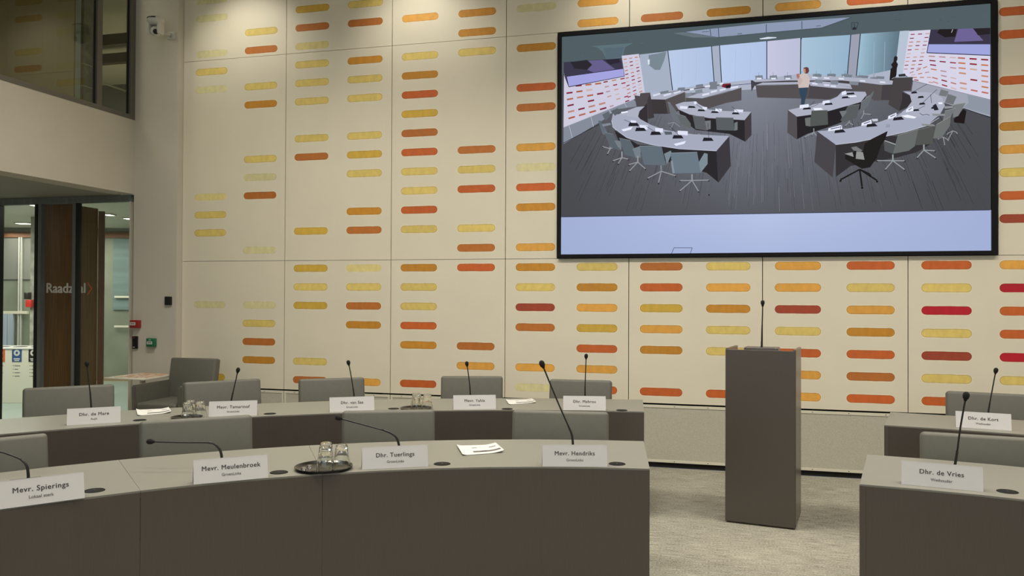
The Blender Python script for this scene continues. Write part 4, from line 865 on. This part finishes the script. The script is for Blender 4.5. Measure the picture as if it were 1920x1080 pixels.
bm = NB(); tube(bm, sp[4:], [0.0042]*len(sp[4:]), 10); link('upper_neck', bm, M['black'], ms, True)
bm = NB(); lathe(bm, [(0, -0.014), (0.006, -0.012), (0.009, 0), (0.0135, 0.012), (0.0135, 0.024), (0.009, 0.032), (0, 0.035)], 18, tuple(sp[-1])); link('foam_head', bm, M['foam'], ms, True)
# ------------------------------------------------------------------ devices on the pier
YP = -0.09
def dev(name, a, b_, th, m, label, cat, bev=0.006):
    p, q = at_y(*a, YP), at_y(*b_, YP); t = thing(name, label, cat, ((p.x+q.x)/2, YP, q.z)); hw = (q.x-p.x)/2; h = p.z-q.z
    bm = NB(); box(bm, (-hw, -th, 0), (hw, 0, h), bev, 2); link('housing', bm, m, t, 'auto'); return t, hw, h
t, hw, h = dev('wall_sensor', (311, 556), (323, 572), 0.025, M['black'], 'small black box high on the grey pier, above the alarm boxes', 'sensor')
t, hw, h = dev('fire_alarm_box', (249, 600), (265, 615), 0.05, M['red'], 'red fire alarm call point beside the glass doors', 'fire alarm')
bm = NB(); box(bm, (-hw*0.85, -0.0515, h*0.35), (hw*0.35, -0.05, h*0.75)); link('glass_plate', bm, M['white_plastic'], t); bm = NB(); box(bm, (-hw*0.6, -0.0525, h*0.52), (hw*0.1, -0.0515, h*0.6)); link('printed_line', bm, M['ink'], t)
t, hw, h = dev('card_reader', (250, 630), (259.5, 654), 0.022, M['blackgloss'], 'narrow black card reader below the red fire alarm', 'card reader')
bm = NB(); box(bm, (-hw*0.4, -0.0235, h*0.85), (hw*0.1, -0.022, h*0.93)); link('status_light', bm, M['red'], t); bm = NB(); box(bm, (-hw*0.6, -0.0235, h*0.10), (hw*0.1, -0.022, h*0.17)); link('reader_mark', bm, M['white_plastic'], t)
t, hw, h = dev('door_release_box', (279, 634), (294, 650), 0.045, M['green'], 'green emergency door release box on the pier', 'door release')
bm = NB(); box(bm, (-hw*0.75, -0.0465, h*0.30), (hw*0.55, -0.045, h*0.65)); link('glass_plate', bm, M['white_plastic'], t); bm = NB(); box(bm, (-hw*0.5, -0.0475, h*0.45), (hw*0.3, -0.0465, h*0.52)); link('printed_line', bm, M['ink'], t)
bm = NB(); box(bm, (-hw*0.3, -0.0465, h*0.78), (hw*0.2, -0.045, h*0.86)); link('running_figure_mark', bm, M['white_plastic'], t)
# pan tilt camera on its bracket
cp = at_y(292, 52, -0.33); t = thing('surveillance_camera', 'white dome surveillance camera on a bracket high on the pier', 'camera', (cp.x, -0.33, cp.z))
bm = NB(); pz = -0.005; wx = at_y(322, 52, -0.09).x-cp.x
box(bm, (wx-0.05, 0.225, pz-0.045), (wx+0.05, 0.24, pz+0.035), 0.004); tube(bm, [(wx-0.01, 0.225, pz), (wx-0.06, 0.12, pz+0.01), (0.03, 0.02, pz+0.03)], [0.022, 0.020, 0.03], 12); link('bracket', bm, M['white_plastic'], t, 'auto')
bm = NB(); lathe(bm, [(0, 0.115), (0.06, 0.112), (0.085, 0.095), (0.088, 0.06), (0.075, 0.045), (0.06, 0.03), (0, 0.025)], 32); link('top_housing', bm, M['white_plastic'], t, True)
bm = NB()
for k in range(8):
    a0, a1 = PI*(1.22+0.06*k), PI*(1.22+0.06*(k+1)); quad(bm, [(0.0885*math.cos(a0), 0.0885*math.sin(a0), 0.082), (0.0885*math.cos(a1), 0.0885*math.sin(a1), 0.082), (0.087*math.cos(a1), 0.087*math.sin(a1), 0.096), (0.087*math.cos(a0), 0.087*math.sin(a0), 0.096)])
link('front_slot', bm, M['black'], t)
bm = NB(); box(bm, (-0.072, -0.05, -0.075), (-0.048, 0.05, 0.05), 0.01); box(bm, (0.048, -0.05, -0.075), (0.072, 0.05, 0.05), 0.01); link('yoke', bm, M['white_plastic'], t, 'auto')
bm = NB(); bmesh.ops.create_uvsphere(bm, u_segments=24, v_segments=14, radius=0.055); bmesh.ops.translate(bm, verts=bm.verts, vec=(0, 0, -0.04)); hd = link('camera_head', bm, M['white_plastic'], t, True)
ld = (EYE-Vector((cp.x, -0.33, cp.z-0.04))).normalized(); bm = NB(); cc = Vector((0, 0, -0.04)); tube(bm, [cc+ld*0.03, cc+ld*0.060], 0.027, 20); link('lens', bm, M['blackgloss'], hd, 'auto')
# ------------------------------------------------------------------ upper window in the left wall
WY0, WY1, FWD = -7.0, -0.092, 0.06
win = struct(thing('window_1', '', '')); del win['label']; del win['category']; win.location = (X0, -0.09, SILL)
def wbox(name, y0, y1, z0, z1, m, x0=-0.035, x1=0.004): bm = NB(); box(bm, (x0, y0+0.09, z0-SILL), (x1, y1+0.09, z1-SILL)); return link(name, bm, m, win)
wbox('sill_rail', WY0, WY1, SILL-0.001, SILL+0.048, M['steel_up']); wbox('end_frame', -0.165, WY1, SILL+0.048, CEIL, M['steel_up'])
wbox('mullion', -0.648, -0.578, SILL+0.048, CEIL, M['steel_up']); wbox('mullion', -3.2, -3.13, SILL+0.048, CEIL, M['steel_up'])
wbox('gasket', -0.192, -0.165, SILL+0.048, CEIL, M['black'], -0.03, -0.02); wbox('gasket', -0.672, -0.648, SILL+0.048, CEIL, M['black'], -0.03, -0.02)
wbox('window_pane', -0.578, -0.192, SILL+0.048, CEIL, M['pane_up'], -0.028, -0.020); wbox('window_pane', -3.13, -0.672, SILL+0.048, CEIL, M['pane_up'], -0.028, -0.020); wbox('window_pane', -7.0, -3.2, SILL+0.048, CEIL, M['pane_up'], -0.028, -0.020)
# upstairs space behind it
sbox('floor_upstairs', (-9.0, -7.0, 3.05), (X0-0.25, 9.0, 3.2), M['white']); sbox('ceiling_upstairs', (-9.0, -7.0, 5.8), (X0-0.25, 9.0, 6.0), M['plaster'])  # floor colour set to white to bounce light onto the upstairs ceiling
sbox('wall_upstairs_far', (-9.0, 6.0, 3.2), (1.0, 6.2, 5.8), M['grey']); sbox('wall_upstairs_left', (-9.2, -7.0, 3.2), (-9.0, 9.0, 5.8), M['grey'])
sbox('wall_upstairs_right', (X0-0.25, 0.3, 3.2), (X0-0.05, 6.2, 5.8), M['grey'])
sbox('wall_upstairs_wood', (-6.0, 1.0, 3.2), (at_y(139, 100, 1.0).x, 1.04, 5.8), M['woodup'])
sbox('trim_2', (at_y(141, 100, 0.99).x, 0.99, 3.2), (at_y(151, 100, 0.99).x, 1.0, 5.8), M['steel'])
cx1 = at_y(178, 100, 1.5).x; cx0 = cx1-0.25
cl = struct(sbox('trim_3', (cx0, 1.3, 3.2), (cx1, 1.5, 5.8), M['concrete']))
for py in (123, 164): bm = NB(); z = at_y(166, py, 1.4).z; box(bm, (cx0, 1.296, z-0.006), (cx1+0.004, 1.5, z+0.006)); link('reflection_line', bm, M['white'], cl)  # white bars across the column imitate reflected light lines
for py in (73, 108):
    p = at_y(215, py, 2.5 if py == 73 else 3.9); sbox('trim_%d' % (4 if py == 73 else 5), (-5.0, p.y, p.z-0.08), (X0-0.26, p.y+0.12, p.z+0.08), mat('dark_timber_beam', (0.075, 0.04, 0.022), 0.6))
p0, p1 = at_x(191, 155, -1.2), at_x(243, 173, -1.2); bm = NB(); pa_, pb_ = p0+(p0-p1)*0.12, p1+(p1-p0)*0.10; tube(bm, [pa_, pb_], 0.012, 8); tube(bm, [pa_, (pa_.x, pa_.y, 3.2)], 0.012, 8); tube(bm, [pb_, (pb_.x, pb_.y, 3.2)], 0.012, 8); tag(link('reflection_streak', bm, M['white']), 'thin white streak imitating a light reflection in the upper window', 'reflection_streak')  # white tube on hidden posts imitates a reflected light line, no real rail
area_light('upstairs_light', (-3.4, 5.0, 5.7), 2.0, 1.2, 130, (1, 0.97, 0.88)); area_light('upstairs_lobby_light', (-1.8, -1.5, 5.7), 1.2, 1.2, 70, (1, 0.95, 0.82))
# ------------------------------------------------------------------ glass doors under the soffit
GY = -0.05
dr = struct(thing('door_1', '', '')); del dr['label']; del dr['category']; dr.location = (-0.36, GY, 0)
def dbox(name, px0, px1, z0, z1, m, y0=-0.03, y1=0.03, par=dr):
    a = px0 if px0 < 0 and px0 > -5 else at_y(px0, 400, GY+y0).x; b_ = at_y(px1, 400, GY+y1).x; bm = NB(); box(bm, (a+0.36, y0, z0), (b_+0.36, y1, z1)); return link(name, bm, m, par)
dbox('head_rail', -3.5, 253, 2.605, 2.68, M['steel'])
dbox('jamb', -2.25, 8, 0, 2.605, M['black']); dbox('stile', 71.5, 85.5, 0, 2.605, M['steel']); dbox('stile', 136, 151, 0, 2.605, M['steel'])
dbox('rubber_seal', 70.2, 74, 0, 2.605, M['black'], -0.033, 0.033); dbox('rubber_seal', 145, 150.6, 0, 2.605, M['black'], -0.033, 0.033)
dbox('jamb', 243, 253, 0, 2.605, M['plaster'], -0.035, 0.035)
dbox('glass_pane', -2.1, 71, 0.01, 2.605, M['pane'], -0.004, 0.004); dbox('glass_pane', 151, 243, 0.01, 2.605, M['pane'], -0.004, 0.004)
dbox('glass_pane', -3.5, 0, 0.01, 2.605, M['pane'], -0.004, 0.004)
# folding wooden leaves behind the glass
fl = thing('folding_door', 'brown wooden folding door leaf standing behind the glass stiles', 'door', (-1.55, 0.10, 0)); bx = 1.55
def fbox(name, ax, ay, bx_, by, th, z0, z1, m, par):
    u = Vector((bx_-ax, by-ay)).normalized(); n = Vector((-u.y, u.x))*th; bm = NB()
    prism(bm, [(ax+1.55, ay-0.10), (bx_+1.55, by-0.10), (bx_+1.55+n.x, by-0.10+n.y), (ax+1.55+n.x, ay-0.10+n.y)], z0, z1); return link(name, bm, m, par)
x_a, x_b = at_y(80, 400, 0.10).x, at_y(148, 400, 0.10).x
fbox('door_leaf', x_a, 0.10, x_b-0.04, 0.10, 0.05, 0.02, 2.645, M['wood'], fl)
fa, fb = at_y(149, 400, 0.12), at_d(184, 400, (at_y(149, 400, 0.12)-EYE).dot(FW)+0.30)
fbox('door_leaf', fa.x, fa.y, fb.x, fb.y, 0.05, 0.02, 2.60, M['wood'], fl)
u2 = Vector((fb.x-fa.x, fb.y-fa.y)).normalized(); fe = at_d(196, 400, (fb-EYE).dot(FW)+0.02)
fbox('door_edge', fb.x+0.004, fb.y, fe.x, fe.y, 0.05, 0.02, 2.57, M['woodred'], fl)
tz = at_y(125, 541, -0.014).z
lw = at_y(160.5, 541, -0.014).x-at_y(87, 541, -0.014).x
sg = thing('door_lettering', 'white direction lettering with a red arrow on the glass door', 'sign', (at_y(87, 541, -0.014).x, -0.062, tz))
lo = lettering('lettering', 'Raadzaal', 0.158, M['lettering'], sg, Matrix.Rotation(PI/2, 4, 'X'), bold=0.005, align='LEFT')
xs = [v.co.x for v in lo.data.vertices]; k = lw/(max(xs)-min(xs)); lo.matrix_local = Matrix.Translation((-min(xs)*k, 0.048, 0)) @ Matrix.Rotation(PI/2, 4, 'X') @ Matrix.Diagonal((k, 1, 1, 1))
ax = at_y(163, 541, -0.014).x-sg.location.x; bm = NB()
for s in (1, -1): prism(bm, [(ax, s*0.068), (ax+0.02, s*0.068), (ax+0.072, 0), (ax+0.052, 0)], 0, 0.001)
ar = link('arrow', bm, M['arrow'], sg); ar.matrix_local = Matrix.Translation((0, 0.048, 0)) @ Matrix.Rotation(PI/2, 4, 'X')
# ------------------------------------------------------------------ corridor beyond
sbox('floor_corridor', (-12, 0.0, -0.1), (X0-0.05, 8, 0.0), M['pale_floor']); sbox('ceiling_corridor', (-12, 0.0, 2.80), (X0-0.05, 8, 2.95), M['white'])
sbox('wall_corridor_right', (X0-0.05, 0.3, 0), (X0+0.15, 8, 2.8), M['pale_green'])
far = at_d(225, 500, 14.7); n_ = Vector((FW.x, FW.y)).normalized(); rr_ = Vector((RT.x, RT.y)).normalized()
def fwall(name, px0, px1, z0, z1, D, th, m, parent=None):
    a, b_ = at_d(px0, 500, D), at_d(px1, 500, D); bm = NB(); prism(bm, [(a.x, a.y), (b_.x, b_.y), (b_.x+n_.x*th, b_.y+n_.y*th), (a.x+n_.x*th, a.y+n_.y*th)], z0, z1); return link(name, bm, m, parent)
fw = struct(fwall('wall_corridor_far', -160, 300, 0, 2.8, 14.7, 0.1, M['pale_green']))
fwall('timber_head', -160, 300, 2.62, 2.72, 14.66, 0.03, M['woodred'], fw); fwall('timber_base', -160, 300, 0.0, 0.07, 14.64, 0.05, M['woodlight'], fw)
fwall('dark_band', -160, 57, 1.85, 2.60, 14.67, 0.02, M['grey'], fw); fwall('blind', 212, 300, 1.30, 2.60, 14.67, 0.02, M['blue_grey'], fw)
for a, b_ in ((34, 36), (38.5, 40)): fwall('partition_post', a, b_, 0.05, 2.62, 14.62, 0.04, M['white_plastic'], fw)
fwall('curtain', 6, 25, 0.3, 1.22, 14.60, 0.05, M['curtain'], fw); fwall('ledge', -40, 52, 1.22, 1.27, 14.60, 0.05, M['white'], fw)
for a, z in ((1.52, 0.4), (0.98, 0.6)): fwall('light_line', 215, 246, a, a+0.035, 14.63, 0.02, M['white'], fw)
o = fwall('concrete_column', 57, 84, 0, 2.8, 12.6, 0.4, M['concrete']); struct(o); o.name = 'trim_6'
for (x0, x1, y) in ((58, 71, 389), (34, 56, 424), (198, 210, 407), (236, 250, 414)):
    D = (2.79-1.58)*1500/(557-y); p = at_d((x0+x1)/2, y, D); L = (x1-x0)*D/1500
    t = thing('corridor_lamp', {58: 'bright ceiling lamp strip in the corridor just left of the wooden leaf', 34: 'bright ceiling lamp strip left of the concrete column', 198: 'bright ceiling lamp strip right of the wooden folding door', 236: 'faint ceiling lamp strip next to the grey pier'}[x0], 'lamp', (p.x, p.y, 2.80), yaw, 'corridor ceiling lamps'); t.rotation_euler.z = math.atan2(RT.y, RT.x)
    bm = NB(); box(bm, (-L/2-0.02, -0.10, -0.02), (L/2+0.02, 0.10, 0)); link('lamp_housing', bm, M['white'], t); bm = NB(); box(bm, (-L/2, -0.08, -0.024), (L/2, 0.08, -0.0205)); link('diffuser', bm, M['lamp_far'], t)
area_light('corridor_light', (-3.6, 0.95, 2.7), 3.5, 1.3, 120, (1.0, 0.98, 0.90)); area_light('corridor_entry_light', (-5.2, 3.7, 2.7), 3.0, 1.2, 70, (1, 0.96, 0.85))
# red wall box and black unit on the column
for nm, a, b_, m, lb, ct in (('corridor_alarm', (51, 562), (62, 576), M['redvivid'], 'bright red alarm box on the concrete column behind glass', 'fire alarm'), ('corridor_sensor', (48, 548), (56, 561), M['black'], 'small black box above the red alarm in the corridor', 'sensor')):
    D = 12.55; p, q = at_d(*a, D), at_d(*b_, D); bm = NB(); hw = (q-p).dot(RT)/2; box(bm, (-hw, -0.05, 0), (hw, 0.05, p.z-q.z), 0.01); o = link(nm, bm, m, None, 'auto'); c_ = (p+q)/2; o.location = (c_.x, c_.y, q.z); o.rotation_euler.z = math.atan2(RT.y, RT.x); tag(o, lb, ct)
# recycling station
D = 11.6; oL = at_d(-60, 600, D); rs = thing('recycling_station', 'white recycling bin cabinet with coloured labels behind the glass', 'bin', (oL.x, oL.y, 0), math.atan2(RT.y, RT.x))
Wd = 150*D/1500; Hh = 0.80; px = D/1500
bm = NB(); box(bm, (0, 0, 0.0), (Wd, 0.55, Hh-0.02), 0.004); link('cabinet_body', bm, M['white'], rs); bm = NB(); box(bm, (-0.01, -0.01, Hh-0.0195), (Wd+0.01, 0.56, Hh), 0.003); wt = link('cabinet_top', bm, M['white_plastic'], rs)
bm = NB()
for k in range(4): lathe(bm, [(0.10, 0.001), (0.075, 0.006), (0, 0.006)], 20, (0.35+k*0.26, 0.25, Hh))
link('opening_ring', bm, M['black'], rs)
for k, (cx, m) in enumerate(((1, M['orange']), (32.5, M['blue']), (63.5, M['black']))):
    x = (cx+60)*px; z1 = 1.58-(658-557)*D/1500; z0 = 1.58-(684-557)*D/1500; hw = 9*px
    bm = NB(); box(bm, (x-hw, -0.004, z0), (x+hw, -0.0005, z1)); lb = link('label_sticker', bm, m, rs)
    bm = NB(); n = 20; f = bm.faces.new([bm.verts.new((x+0.045*math.cos(2*PI*i/n), -0.0052, z1-0.07+0.045*math.sin(2*PI*i/n))) for i in range(n)]); link('white_disc', bm, M['white_plastic'], lb)
    bm = NB(); f = bm.faces.new([bm.verts.new((x+0.018*math.cos(2*PI*i/n), -0.0058, z1-0.07+0.020*math.sin(2*PI*i/n))) for i in range(n)]); link('pictogram', bm, m if k else M['orange'], lb)
    bm = NB(); box(bm, (x-0.045, -0.006, z0+0.035), (x+0.045, -0.0045, z0+0.052)); box(bm, (x-0.035, -0.006, z0+0.012), (x+0.035, -0.0045, z0+0.026)); link('printed_word', bm, M['white_plastic'], lb)
    bm = NB()
    for j in range(4): zz_ = z0-0.06-j*0.05; box(bm, (x-0.055, -0.002, zz_), (x-0.045, -0.0005, zz_+0.010)); box(bm, (x-0.03, -0.002, zz_), (x+(0.05, 0.02, 0.045, 0.04)[j], -0.0005, zz_+0.008))
    link('printed_list', bm, M['ink2'], rs)
# ------------------------------------------------------------------ lamps of the hall as fittings, blinds behind
for i, (x, y) in enumerate(LAMPS):
    t = thing('ceiling_lamp', 'long white ceiling lamp of the hall', 'lamp', (x, y, CEIL), 0, 'hall ceiling lamps')
    bm = NB(); box(bm, (-0.80, -0.21, -0.06), (0.80, 0.21, 0), 0.005); link('lamp_housing', bm, M['white'], t); bm = NB(); box(bm, (-0.75, -0.175, -0.066), (0.75, 0.175, -0.0605)); link('diffuser', bm, M['lamp'], t)
for x, y in WASH:
    t = thing('wall_washer', 'black ceiling spotlight aimed at the slotted wall', 'spotlight', (x, y, CEIL), 0, 'wall washer spotlights')
    bm = NB(); lathe(bm, [(0, 0), (0.06, 0), (0.06, -0.10), (0.045, -0.10), (0.045, -0.07), (0, -0.07)], 24); link('lamp_can', bm, M['black'], t, 'auto')
for k in range(4):
    x0 = 0.6+k*3.0; wn = struct(thing('window_%d' % (k+2), '', '')); del wn['label']; del wn['category']; wn.location = (x0, YB, 0.9)
    bm = NB(); box(bm, (0, 0.0, 0), (2.7, 0.03, 3.0)); link('roller_blind', bm, emit('daylit_blind', (0.75, 0.85, 1.0), 0.8), wn)
    bm = NB(); box(bm, (-0.05, 0, -0.05), (0, 0.06, 3.05)); box(bm, (2.7, 0, -0.05), (2.75, 0.06, 3.05)); box(bm, (0, 0, 3.0), (2.7, 0.06, 3.05)); box(bm, (0, 0, -0.05), (2.7, 0.06, 0)); link('window_frame', bm, M['steel'], wn)
